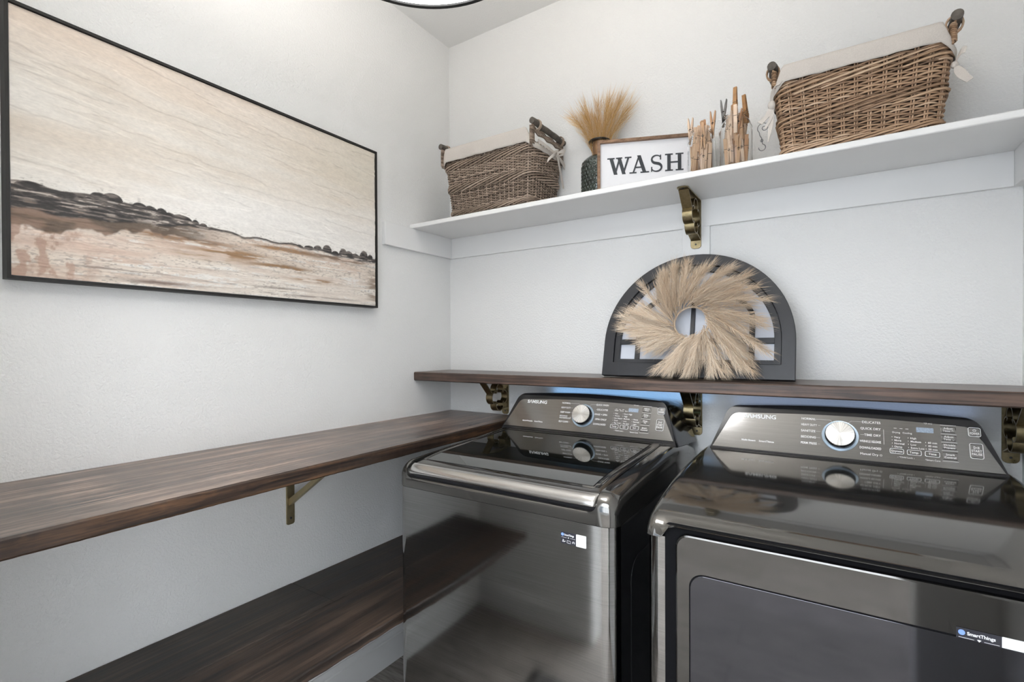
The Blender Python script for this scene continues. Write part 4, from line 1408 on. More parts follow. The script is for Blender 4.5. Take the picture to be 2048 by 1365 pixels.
# ------------------------------------------------------------------ pampas wreath
def make_wreath():
    Cw = Vector((1.168, -0.172, 1.398))
    lean = 0.23
    up = Vector((0, lean, 1)).normalized(); nrm = Vector((0, -1, lean)).normalized()
    root = empty('pampas_wreath', tuple(Cw), 'round beige pampas grass wreath leaning on the arched window frame on the wooden ledge', 'wreath')
    def P(u, v, d=0.0):
        return Cw+Vector((u, 0, 0))+up*v+nrm*d
    b = MB()
    ring = [P(0.055*math.cos(2*PI*i/40), 0.055*math.sin(2*PI*i/40), -0.006) for i in range(41)]
    b.tube(ring, 0.004, 8, caps=False)
    b.build('wreath_ring', M['pampas'], root, smooth=True)
    N = 99
    for k in range(N):
        lay = k % 3
        th = 2*PI*(k/N)+random.uniform(-0.05, 0.05)      # clockwise from the top
        rx_, rv = math.sin(th), math.cos(th)
        tx, tv = math.cos(th), -math.sin(th)              # clockwise tangent
        beta = math.radians(38+14*math.sin(th*5+1)+random.uniform(-12, 12))
        L = random.uniform(0.12, 0.20)
        deg = math.degrees(th) % 360
        if 130 < deg < 235:
            L *= 0.80
        if 300 < deg or deg < 25:
            L *= random.uniform(0.9, 1.12)
        if 60 < deg < 110:
            L *= 1.12
        dx = rx_*math.cos(beta)+tx*math.sin(beta); dv = rv*math.cos(beta)+tv*math.sin(beta)
        dv -= 0.06
        r0 = 0.045+0.010*random.random()
        p0 = (r0*rx_-0.3*r0*tx, r0*rv-0.3*r0*tv)
        d0 = 0.003+0.011*lay
        arch_ = random.uniform(0.012, 0.034)+0.006*lay
        be = beta+math.radians(random.uniform(-4, 16))
        ex = rx_*math.cos(be)+tx*math.sin(be); ev = rv*math.cos(be)+tv*math.sin(be)-0.05
        end = (p0[0]+0.6*dx*L+0.4*ex*L, p0[1]+0.6*dv*L+0.4*ev*L)
        # keep clear of the ledge
        if end[1] < -0.168:
            end = (end[0], -0.168+random.uniform(0, 0.01))
        ax = bez(P(p0[0], p0[1], d0), P(p0[0]+dx*L*0.33, p0[1]+dv*L*0.33, d0+arch_), P(p0[0]+dx*L*0.66, p0[1]+dv*L*0.66, d0+arch_), P(end[0], end[1], max(0.008, d0+arch_*0.5)), 10)
        b = MB()
        plume(b, ax, 230, 0.52, 0.058, 0.00085, base=0.06, shade=(0.1+0.25*random.random(), 0.75+0.25*random.random()), stem_r=0.0010)
        zmin = ZB+0.0015
        b.v = [(q[0], q[1], max(q[2], zmin)) for q in b.v]
        b.build('plume', M['pampas'], root, fix=False)
make_wreath()

# ------------------------------------------------------------------ laundry machines
FT = Vector((0, 0.06, 0.128)).normalized()          # up along a console face
FN = Vector((0, -0.128, 0.06)).normalized()         # out of it
def face(c):
    O = Vector((c, -0.26, 1.012))
    return lambda u, v, d=0.0: O+Vector((u, 0, 0))+FT*v+FN*d

TXT = []
def text_mb(b, F, s, u, v, h, align='L', d=0.0012, shear=0.0, wide=1.0, bold=0.0, maxw=None):
    """printed lettering: v = centre of the capitals, h = cap height"""
    c = bpy.data.curves.new('t', 'FONT')
    c.body = s; c.size = 1.0; c.resolution_u = 3
    c.align_x = {'L': 'LEFT', 'C': 'CENTER', 'R': 'RIGHT'}[align]
    c.shear = shear
    c.offset = bold
    o = bpy.data.objects.new('t', c); COL.objects.link(o)
    bpy.context.view_layer.update()
    me = bpy.data.meshes.new_from_object(o)
    k = h/0.70
    if maxw and len(me.vertices):
        xs_ = [p.co.x for p in me.vertices]
        wide = min(wide, maxw/((max(xs_)-min(xs_))*k))
    vs = [F(u+p.co.x*k*wide, v-h/2+p.co.y*k, d) for p in me.vertices]
    fs = [tuple(reversed(p.vertices)) for p in me.polygons]
    b.add(vs, fs)
    bpy.data.objects.remove(o); bpy.data.curves.remove(c); bpy.data.meshes.remove(me)

def line_mb(b, F, u0, v0, u1, v1, w=0.0006, d=0.0012):
    dd = Vector((u1-u0, v1-v0)).normalized(); nn = Vector((-dd.y, dd.x))*w/2
    b.add([F(u0-nn.x, v0-nn.y, d), F(u1-nn.x, v1-nn.y, d), F(u1+nn.x, v1+nn.y, d), F(u0+nn.x, v0+nn.y, d)], [(0, 1, 2, 3)])

def outline_mb(b, F, x0, x1, y0, y1, r, w, d):
    o_ = rrect(x0, x1, y0, y1, r, 5); i_ = rrect(x0+w, x1-w, y0+w, y1-w, max(0.0003, r-w), 5)
    b.ringprism(o_, i_, lambda u, v: F(u, v, d-0.0006), lambda u, v: F(u, v, d))

def trap(hb, ht, v0, v1, r, crown=0.010, n=8, nt=16):
    """console outline: trapezium with rounded top corners and a slightly crowned top"""
    pts = [(-hb, v0), (hb, v0)]
    slope = (hb-ht)/(v1-v0)
    ang = math.atan(slope)
    cx, cv = ht-r*math.tan((PI/2-ang)/2)-0.0, v1-r
    a0, a1 = ang*0.0+ang, PI/2
    cxr = ht - r*(1-math.sin(ang))/math.cos(ang)
    for i in range(n+1):
        a = lerp(ang, PI/2, i/n)
        pts.append((cxr+r*math.cos(a), cv+r*math.sin(a)))
    for i in range(1, nt):
        t = i/nt
        pts.append((lerp(cxr, -cxr, t), v1+crown*math.sin(PI*t)))
    for i in range(n+1):
        a = lerp(PI/2, PI-ang, i/n)
        pts.append((-cxr+r*math.cos(a), cv+r*math.sin(a)))
    return pts

def body_shell(b, x0, x1, yf, yb, z0, z1, r, n=8):
    """front panel wrapping round both front corners"""
    pts = []
    for i in range(n+1):
        a = PI+PI/2*i/n
        pts.append((x0+r+r*math.cos(a), yf+r+r*math.sin(a)))
    for i in range(n+1):
        a = 1.5*PI+PI/2*i/n
        pts.append((x1-r+r*math.cos(a), yf+r+r*math.sin(a)))
    t = 0.004
    inn = []
    for i in range(n+1):
        a = PI+PI/2*i/n
        inn.append((x0+r+(r-t)*math.cos(a), yf+r+(r-t)*math.sin(a)))
    for i in range(n+1):
        a = 1.5*PI+PI/2*i/n
        inn.append((x1-r+(r-t)*math.cos(a), yf+r+(r-t)*math.sin(a)))
    poly = pts+inn[::-1]
    m = len(pts)
    vs = [(p[0], p[1], z0) for p in pts]+[(p[0], p[1], z0) for p in inn]+[(p[0], p[1], z1) for p in pts]+[(p[0], p[1], z1) for p in inn]
    fs = []
    for i in range(m-1):
        fs += [(i, i+1, 2*m+i+1, 2*m+i), (m+i, 3*m+i, 3*m+i+1, m+i+1), (i, m+i, m+i+1, i+1), (2*m+i, 2*m+i+1, 3*m+i+1, 3*m+i)]
    fs += [(0, 2*m, 3*m, m), (m-1, 2*m-1, 4*m-1, 3*m-1)]
    b.add(vs, fs)

def console(root, c, kind):
    F = face(c)
    # housing: front outline swept back to the wall side
    fr = trap(0.336, 0.284, -0.012, 0.1400, 0.038, 0.0105)
    n = len(fr)
    def sect(t):
        out = []
        for (u, v) in fr:
            p = F(u, v, 0.0)
            k = 1+0.022*t
            y = lerp(p.y, -0.035, t)
            top = max(0.0, (p.z-1.0)/0.15)
            z = p.z-0.020*t*t*top
            if v < 0:
                z = lerp(p.z, 0.985, t)
            out.append((c+(p.x-c)*k, y, z))
        return out
    b = MB()
    vs = []
    ts = [0, 0.03, 0.10, 0.25, 0.5, 0.8, 1.0]
    for t in ts:
        sc_ = sect(t)
        if t == 0:
            # soft front edge
            sc_ = [tuple(F(u*0.994, 0.064+(v-0.064)*0.985, 0.0035)) for (u, v) in fr]
        vs += sc_
    fs = [tuple(range(n-1, -1, -1)), tuple((len(ts)-1)*n+k for k in range(n))]
    for j in range(len(ts)-1):
        for k in range(n):
            k2 = (k+1) % n
            fs.append((j*n+k, j*n+k2, (j+1)*n+k2, (j+1)*n+k))
    b.add(vs, fs)
    hs = b.build('console', M['blackplastic'], root, smooth=True, angle=50)
    # brushed face plate set in the black surround
    pl = trap(0.3245, 0.273, 0.004, 0.1150, 0.028, 0.0085)
    pi_ = [(u*0.995, 0.062+(v-0.062)*0.985) for (u, v) in pl]
    b = MB()
    m = len(pl)
    vs = [F(u, v, 0.003) for u, v in pl]+[F(u, v, 0.0052) for u, v in pl]+[F(u, v, 0.0062) for u, v in pi_]
    fs = []
    for j in range(2):
        for k in range(m):
            k2 = (k+1) % m
            fs.append((j*m+k, j*m+k2, (j+1)*m+k2, (j+1)*m+k))
    fs.append(tuple(2*m+k for k in range(m)))
    b.add(vs, fs)
    b.build('face_plate', M['plate'], root, smooth=True, angle=12)
    D = 0.0062
    # dial: ring, dark skirt, spun cap
    ku, kv = 0.0005, 0.0655
    rot = Matrix((Vector((1, 0, 0)), FT, FN)).transposed().to_4x4()
    def local(name, prof, mat, parent, smooth=True, seg=64, ang=None, angle=35):
        bb = MB()
        bb.lathe(prof, 0, 0, seg)
        if ang:
            bb.r = [(math.atan2(p[1], p[0])/PI*2.5+3) for p in bb.v]
        me_o = bb.build(name, mat, None, smooth=smooth, angle=angle)
        me_o.parent = parent
        rr_ = parent
        while rr_.parent is not None:
            rr_ = rr_.parent
        mt = rot.copy(); mt.translation = F(ku, kv, 0)-ORG[rr_]
        me_o.matrix_local = mt
        return me_o
    kb = local('dial', [(0.0001, D+0.0003), (0.0365, D+0.0003), (0.0362, D+0.004), (0.0345, D+0.019), (0.0335, D+0.0205), (0.0001, D+0.0205)], M['blackplastic'], root)
    local('dial_ring', [(0.0368, D+0.0002), (0.0425, D+0.0002), (0.0420, D+0.0022), (0.0372, D+0.0016)], M['ringblue'], root)
    bb = MB()
    bb.lathe([(0.0001, 0.0), (0.0334, 0.0), (0.0337, 0.0010), (0.0325, 0.0024), (0.0001, 0.0030)], 0, 0, 72)
    bb.r = [(math.atan2(p[1], p[0])/PI*2.5+3) for p in bb.v]
    cap = bb.build('dial_cap', M['knob'], None, smooth=True, angle=25)
    cap.parent = kb
    cap.matrix_local = Matrix.Translation((0, 0, D+0.0207))
    # printing
    T = MB()
    d = D+0.0004
    h = 0.0062
    text_mb(T, F, 'S\u039bMSUNG', -0.2400, 0.1060, 0.0120, 'L', d, wide=1.08, bold=0.028)
    if kind == 'washer':
        left = ['NORMAL', 'HEAVY DUTY', 'DEEP WASH', 'BEDDING/', 'SELF CLEAN']
        right = ['QUICK WASH', 'DELICATES', 'RINSE + SPIN', 'SPIN ONLY', 'DOWNLOADED']
        text_mb(T, F, 'ActiveWaterJet    SmartThings', -0.2440, 0.0295, 0.0050, 'L', d, bold=0.02, wide=0.98)
    else:
        left = ['NORMAL', 'HEAVY DUTY', 'SANITIZE', 'BEDDING', 'PERM PRESS']
        right = ['DELICATES', 'QUICK DRY', 'TIME DRY', 'WRINKLE RELEASE', 'DOWNLOADED']
        text_mb(T, F, 'Multi-Steam    SmartThings', -0.2440, 0.0315, 0.0050, 'L', d, bold=0.02, wide=1.10)
    for i, s in enumerate(left):
        v = 0.1085-0.0176*i
        wz = 0.95
        if s == 'BEDDING/':
            text_mb(T, F, s, -0.0915, v+0.0035, h*0.82, 'L', d, wide=wz, bold=0.01)
            text_mb(T, F, 'WATERPROOF', -0.0915, v-0.0040, h*0.82, 'L', d, wide=wz, bold=0.01)
            s = 'WATERPROOF'
        else:
            text_mb(T, F, s, -0.0915, v, h, 'L', d, wide=wz, bold=0.01, maxw=0.038)
        uend = -0.0915+min(0.038, len(s)*0.0042)+0.0025
        ul = -0.0450 if i in (1, 2, 3, 4) else -0.022
        if uend < ul:
            line_mb(T, F, uend, v, ul, v, 0.0005, d)
    line_mb(T, F, -0.022, 0.1085, -0.018, 0.1045, 0.0005, d)
    for i, s in enumerate(right):
        v = 0.1095-0.0176*i
        text_mb(T, F, s, 0.0905, v, h, 'R', d, wide=0.93, bold=0.01, maxw=0.046)
        uend = 0.0905-min(0.046, len(s)*0.0042)-0.0025
        ul = 0.046 if i else 0.026
        if uend > ul:
            line_mb(T, F, ul, v, uend, v, 0.0005, d)
    line_mb(T, F, 0.026, 0.1095, 0.020, 0.1045, 0.0005, d)
    if kind == 'dryer':
        text_mb(T, F, 'Manual Dry \u2299', 0.0925, 0.0225, 0.0058, 'R', d)
        line_mb(T, F, 0.0965, 0.092, 0.0965, 0.052, 0.0006, d)
    cols = ([(0.115, ['Hot', 'Warm', 'Eco Warm', 'Cool', 'Tap Cold']), (0.148, ['Extra High', 'High', 'Medium', 'Low', 'No Spin']), (0.182, ['Heavy', 'Normal', 'Light'])] if kind == 'washer'
            else [(0.115, ['Very', 'More', 'Normal', 'Damp']), (0.148, ['High', 'Medium', 'Low', 'Extra Low']), (0.1825, ['60 min', '40 min', '20 min'])])
    for (u, ss) in cols:
        for i, s in enumerate(reversed(ss)):
            v = 0.0490+0.0084*i
            text_mb(T, F, s, u+0.0030, v, 0.0046, 'L', d, bold=0.006, maxw=0.027)
            line_mb(T, F, u-0.0012, v-0.0010, u-0.0012, v+0.0012, 0.0009, d)
    text_mb(T, F, 'Drying   Cooling' if kind == 'dryer' else 'Wash   Rinse   Spin', 0.1145, 0.0870 if kind == 'dryer' else 0.0935, 0.0042, 'L', d)
    for q in range(3):
        line_mb(T, F, 0.118+0.012*q, 0.098, 0.124+0.012*q, 0.098, 0.0010, d)
    text_mb(T, F, '*(3 sec)', 0.1965, 0.1165, 0.0038, 'R', d)
    text_mb(T, F, '\u2039 *Child Lock \u203a', 0.1405, 0.0225, 0.0040, 'C', d)
    text_mb(T, F, '*Smart Care', 0.1930, 0.0215, 0.0040, 'C', d)
    for v in (0.1145, 0.0915, 0.0705, 0.0490, 0.0225):
        line_mb(T, F, 0.2115, v, 0.2420, v, 0.0007, d)
    T.build('panel_lettering', M['print'], root)
    # display window
    b = MB(); b.prism(rrect(0.1640, 0.1980, 0.0915, 0.1045, 0.001), lambda u, v: F(u, v, D-0.001), lambda u, v: F(u, v, D+0.0005))
    b.build('display', M['display'], root)
    # buttons
    def button(u0, u1, v0, v1, words, outline=True, hh=0.0050, r=0.0022):
        b = MB()
        o_ = rrect(u0, u1, v0, v1, r, 4); i_ = rrect(u0+0.0012, u1-0.0012, v0+0.0012, v1-0.0012, max(0.0004, r-0.0012), 4)
        m = len(o_)
        vs = [F(u, v, D-0.0008) for u, v in o_]+[F(u, v, D+0.0008) for u, v in o_]+[F(u, v, D+0.0015) for u, v in i_]
        fs = [tuple(2*m+k for k in range(m))]
        for j in range(2):
            for k in range(m):
                k2 = (k+1) % m
                fs.append((j*m+k, j*m+k2, (j+1)*m+k2, (j+1)*m+k))
        b.add(vs, fs)
        bo = b.build('button', M['plate'], root, smooth=True, angle=30)
        T = MB()
        if outline:
            outline_mb(T, F, u0-0.0014, u1+0.0014, v0-0.0014, v1+0.0014, r+0.001, 0.0010, D+0.0009)
        cv = (v0+v1)/2
        for i, s in enumerate(words):
            text_mb(T, F, s, (u0+u1)/2, cv+(len(words)-1)*hh*0.72-i*hh*1.44, hh, 'C', D+0.0018, bold=0.008, maxw=(u1-u0)*0.86)
        T.build('button_lettering', M['print'], bo)
    bt = (['Temp.'], ['Rinse', '+Spin'], ['Soil']) if kind == 'washer' else (['Dryness'], ['Temp.'], ['Time'])
    for (u, s) in zip((0.1225, 0.1575, 0.1930), bt):
        button(u-0.0130, u+0.0130, 0.0315, 0.0420, s, True, 0.0052 if len(s) == 1 else 0.0034)
    rb = ([['Adjust', 'Time'], ['Delay', 'End'], ['Deep', 'Fill'], ['Smart', 'Control']] if kind == 'washer' else [['Adjust', 'Time \u2303'], ['Adjust', 'Time \u2304'], ['Wrinkle', 'Prevent'], ['Smart', 'Control']])
    for (v0, v1, s) in ((0.0945, 0.1115, rb[0]), (0.0735, 0.0890, rb[1]), (0.0520, 0.0680, rb[2]), (0.0255, 0.0460, rb[3])):
        button(0.2120, 0.2410, v0+0.001, v1-0.001, s, False, 0.0048)
    button(0.2650, 0.2855, 0.0915, 0.1115, ['\u23fb', 'POWER'], True, 0.0055, 0.003)
    button(0.2650, 0.2870, 0.0365, 0.0715, ['\u25b7II', 'START', 'PAUSE'], True, 0.0056, 0.003)

def sticker(root, F, u0, u1, v0, v1):
    um = lerp(u0, u1, 0.61)
    b = MB(); b.prism(rrect(u0, um, v0, v1, 0.0006), lambda u, v: F(u, v, 0.0), lambda u, v: F(u, v, 0.0006))
    st = b.build('sticker', M['sticker_dark'], root)
    b = MB(); b.prism(rrect(um, u1, v0-0.0005, v1, 0.0015), lambda u, v: F(u, v, 0.0), lambda u, v: F(u, v, 0.0007))
    b.build('white_square', M['sticker_white'], st)
    H = v1-v0; W = um-u0
    b = MB(); r = H*0.13; cu, cv = u0+W*0.12, v1-H*0.22
    b.prism([(cu+r*math.cos(2*PI*i/20), cv+r*math.sin(2*PI*i/20)) for i in range(20)], lambda u, v: F(u, v, 0.0), lambda u, v: F(u, v, 0.0009))
    b.build('round_logo', M['sticker_blue'], st)
    T = MB()
    d = 0.0010
    text_mb(T, F, 'SmartThings', u0+W*0.24, v1-H*0.22, H*0.155, 'L', d, bold=0.03, wide=1.0*(W*0.70)/(H*0.155/0.7*5.6))
    line_mb(T, F, u0+W*0.05, v1-H*0.46, u0+W*0.40, v1-H*0.46, H*0.02, d); line_mb(T, F, u0+W*0.62, v1-H*0.46, u0+W*0.95, v1-H*0.46, H*0.02, d)
    c_ = (u0+W*0.51, v1-H*0.52)
    T.add([F(c_[0], c_[1], d), F(c_[0]+W*0.05, c_[1]+H*0.10, d), F(c_[0], c_[1]+H*0.12, d), F(c_[0]-W*0.05, c_[1]+H*0.10, d)], [(0, 1, 2, 3)])
    # person, book and headset symbols
    def ringf(cu, cv, r1, r0, a0, a1, n=14):
        for i in range(n):
            A, B = lerp(a0, a1, i/n), lerp(a0, a1, (i+1)/n)
            T.add([F(cu+r0*math.cos(A), cv+r0*math.sin(A), d), F(cu+r1*math.cos(A), cv+r1*math.sin(A), d), F(cu+r1*math.cos(B), cv+r1*math.sin(B), d), F(cu+r0*math.cos(B), cv+r0*math.sin(B), d)], [(0, 1, 2, 3)])
    y = v0+H*0.22
    ringf(u0+W*0.17, y+H*0.10, H*0.055, H*0.03, 0, 2*PI); ringf(u0+W*0.17, y-H*0.06, H*0.10, H*0.07, 0, PI); line_mb(T, F, u0+W*0.12, y-H*0.06, u0+W*0.23, y-H*0.06, H*0.03, d)
    line_mb(T, F, u0+W*0.25, y-H*0.05, u0+W*0.31, y+H*0.03, H*0.05, d)
    for (a, c2) in ((0.42, 0.53), (0.53, 0.64)):
        for (p, q, r_, s_) in ((a, -0.10, c2, -0.12), (a, 0.10, c2, 0.08), (a, -0.10, a, 0.10), (c2, -0.12, c2, 0.08)):
            line_mb(T, F, u0+W*p, y+H*q, u0+W*r_+0.00001, y+H*s_, H*0.028, d)
    ringf(u0+W*0.84, y-H*0.01, H*0.12, H*0.09, -0.2*PI, 1.2*PI); ringf(u0+W*0.84, y-H*0.03, H*0.06, H*0.035, -0.1*PI, 1.1*PI)
    T.build('sticker_lettering', M['sticker_white'], st)

def make_washer():
    c = 0.8115; hw = 0.343; yf = -0.803
    x0, x1 = c-hw, c+hw
    root = empty('washing_machine', (c, -0.43, 0), 'dark grey top load washing machine with glass lid, between the low bench and the dryer', 'washing machine')
    b = MB(); b.box(x0+0.002, x1-0.002, yf+0.034, -0.05, 0.025, 0.906)
    cb = b.build('cabinet', M['blackpaint'], root, bevel=0.004)
    # pressed relief on the right side
    b = MB()
    o_ = rrect(-0.70, -0.12, 0.14, 0.80, 0.05, 6); i_ = rrect(-0.696, -0.124, 0.144, 0.796, 0.046, 6)
    b.ringprism(o_, i_, lambda u, v: (x1-0.0022, u, v), lambda u, v: (x1-0.0004, u, v))
    b.build('side_pressing', M['blackpaint'], cb, bevel=0.0008)
    b = MB(); body_shell(b, x0, x1, yf, 0, 0.03, 0.9085, 0.034, 10)
    b.box(x0+0.03, x1-0.03, yf+0.003, yf+0.03, 0.03, 0.90)
    b.build('front_panel', M['brushed'], root, smooth=True, angle=35)
    for (fx, fy) in ((x0+0.05, yf+0.06), (x1-0.05, yf+0.06), (x0+0.05, -0.10), (x1-0.05, -0.10)):
        b = MB(); b.lathe([(0.022, 0.0005), (0.024, 0.006), (0.018, 0.010), (0.012, 0.012), (0.012, 0.027), (0.0001, 0.027)], fx, fy, 20)
        b.build('foot', M['blackplastic'], root, smooth=True)
    # top frame: two side rails with rounded shoulders joined by a low front wall
    prof = []
    for (y, z) in ((-0.060, 0.9095), (yf+0.001, 0.9095), (yf, 0.920), (yf, 0.940)):
        prof.append((y, z))
    for i in range(1, 9):
        a = PI-PI/2*i/8
        prof.append((yf+0.044+0.044*math.cos(a), 0.942+0.041*math.sin(a)))
    prof += [(-0.60, 0.992), (-0.40, 1.002), (-0.27, 1.010), (-0.15, 1.004), (-0.060, 0.975)]
    b = MB()
    def rail(xo, xi):
        """xo outer edge, xi inner edge; the outer shoulder is rounded"""
        sgn = 1 if xo > xi else -1
        R = 0.030
        secs = []
        for i in range(7):
            a = PI/2*i/6
            secs.append((xo-sgn*R+sgn*R*math.cos(a), R*(1-math.sin(a))))
        secs.append((xi, 0.0))
        m = len(prof)
        vs = []
        for (x, dz) in secs:
            for (y, z) in prof:
                k = max(0, min(1, (z-0.93)/0.05))
                yy = y+(dz*0.9*(1 if y < yf+0.045 else 0))*1.0
                zz = max(0.9095, z-dz*k)
                vs.append((x, yy, zz))
        fs = []
        for j in range(len(secs)-1):
            for k in range(m):
                k2 = (k+1) % m
                fs.append((j*m+k, j*m+k2, (j+1)*m+k2, (j+1)*m+k))
        fs += [tuple(range(m)), tuple((len(secs)-1)*m+k for k in range(m-1, -1, -1))]
        b.add(vs, fs)
    rail(x1, x1-0.047); rail(x0, x0+0.034)
    # front wall with a rolled upper lip
    fw = [(yf, 0.9095), (yf, 0.931), (yf+0.002, 0.9365), (yf+0.007, 0.939), (yf+0.014, 0.937), (yf+0.018, 0.928), (yf+0.018, 0.9095)]
    b.prism(fw, lambda u, v: (x0+0.0342, u, v), lambda u, v: (x1-0.0472, u, v))
    # fillets where the lip rises to the corner posts
    for (xc, sgn) in ((x0+0.034, 1), (x1-0.047, -1)):
        R = 0.022
        poly = [(xc, 0.936)]
        for i in range(7):
            a = PI/2*i/6
            poly.append((xc+sgn*(R-R*math.sin(a))*1.0, 0.936+R-R*math.cos(a)) if False else (xc+sgn*R*(1-math.sin(a)), 0.9425+R*(1-math.cos(a))))
        poly.append((xc, 0.9425+R))
        poly = [(xc, 0.925), (xc+sgn*R, 0.925)]+[(xc+sgn*R*(1-math.sin(PI/2*i/6)), 0.9375+R*(1-math.cos(PI/2*i/6))) for i in range(7)]
        b.prism(poly, lambda u, v: (u, yf+0.001, v), lambda u, v: (u, yf+0.016, v))
    b.build('top_frame', M['gloss'], root, smooth=True, angle=48)
    # dark well under the lid
    b = MB(); b.box(x0+0.033, x1-0.046, yf+0.012, -0.262, 0.915, 0.962)
    b.box(x0+0.02, x1-0.02, -0.262, -0.06, 0.915, 1.008)
    b.build('lid_well', M['blackplastic'], root)
    # small status display in the recess
    b = MB(); b.prism(rrect(c+0.098, c+0.148, 0.9475, 0.9600, 0.003), lambda u, v: (u, yf+0.0119, v), lambda u, v: (u, yf+0.0105, v))
    dp = b.build('recess_display', M['displaydark'], root)
    b = MB(); b.prism(rrect(c+0.122, c+0.143, 0.9505, 0.9570, 0.001), lambda u, v: (u, yf+0.0106, v), lambda u, v: (u, yf+0.0100, v))
    b.build('display', M['display'], dp)
    # lid: frame plate with opening, rolled front lip with its highlight in the colour, glass
    lx0, lx1, ly0, ly1 = x0+0.0375, x1-0.0505, yf+0.003, -0.268
    def lz(y):
        return 0.9885+0.0215*(y-(-0.745))/(0.475)-0.45*max(0.0, -0.61-y)**2
    b = MB()
    gx0, gx1, gy0, gy1 = lx0+0.020, lx1-0.028, -0.742, -0.282
    xs = [lx0, lx0+0.0025, lx0+0.007, gx0, gx1, lx1-0.007, lx1-0.0025, lx1]
    dzx = [0.010, 0.0035, 0.0, 0.0, 0.0, 0.0, 0.0035, 0.010]
    ys = [-0.778, -0.770, -0.760, gy0, -0.72, -0.70, -0.68, -0.66, -0.64, -0.62, -0.5, -0.38, gy1, ly1]
    vs = []
    for y in ys:
        for x, dz in zip(xs, dzx):
            vs.append((x, y, lz(y)-dz-(0.0025 if y == -0.778 else 0)))
    nx = len(xs)
    fs = []
    for j in range(len(ys)-1):
        for i in range(nx-1):
            if 3 <= i < 4 and 3 <= j < 12:
                continue
            fs.append((j*nx+i, j*nx+i+1, (j+1)*nx+i+1, (j+1)*nx+i))
    b.add(vs, fs)
    fr = b.build('lid', M['lidmetal'], root, smooth=True, thick=0.006, angle=60)
    fr.modifiers['solid'].offset = -1
    # black surround and glass
    b = MB()
    g = 0.0035
    b.grid(lambda u, v: (lerp(gx0, gx1, u), lerp(gy0, gy1, v), lz(lerp(gy0, gy1, v))-0.0014), 2, 40)
    b.build('lid_gasket', M['gap'], fr, smooth=True)
    b = MB()
    b.grid(lambda u, v: (lerp(gx0+g, gx1-g, u), lerp(gy0+g, gy1-g, v), lz(lerp(gy0+g, gy1-g, v))-0.0004), 2, 40)
    b.build('lid_glass', M['lidglass'], fr, smooth=True)
    # rolled front lip
    b = MB()
    lp = [(-0.7745, 0.9848), (-0.780, 0.9835), (-0.787, 0.9800), (-0.793, 0.9745), (-0.7985, 0.9670), (-0.8000, 0.9625), (-0.7985, 0.9590), (-0.794, 0.9580), (-0.786, 0.9600), (-0.7745, 0.9680)]
    lp = [(q[0], q[1]-0.0095) for q in lp]
    m = len(lp)
    cols = []
    for i in range(6):
        a = PI/2*i/5
        cols.append((lx0+0.012*(1-math.sin(a)), 0.012*(1-math.sin(a))*0+0.010*(1-math.cos(PI/2-a))))
    nX = 20
    vs = []
    X_ = [lx0+0.012*(1-math.cos(PI/2*i/5)) for i in range(6)]+[lerp(lx0+0.012, lx1-0.012, i/nX) for i in range(1, nX)]+[lx1-0.012*(1-math.cos(PI/2*(5-i)/5)) for i in range(6)]
    for x in X_:
        e = min(x-lx0, lx1-x)
        back = 0.0
        if e < 0.012:
            back = 0.012*(1-math.sqrt(max(0, 1-(1-e/0.012)**2)))
        for (y, z) in lp:
            vs.append((x, min(-0.7744, y+back), z))
    fs = [tuple(range(m)), tuple((len(X_)-1)*m+k for k in range(m-1, -1, -1))]
    for j in range(len(X_)-1):
        for k in range(m):
            k2 = (k+1) % m
            fs.append((j*m+k, j*m+k2, (j+1)*m+k2, (j+1)*m+k))
    b.add(vs, fs)
    b.build('lid_handle', M['lip_highlight'], fr, smooth=True, angle=50)
    console(root, c, 'washer')
    Fp = lambda u, v, d=0.0: Vector((u, yf-d, v))
    sticker(root, Fp, 1.017, 1.083, 0.852, 0.880)

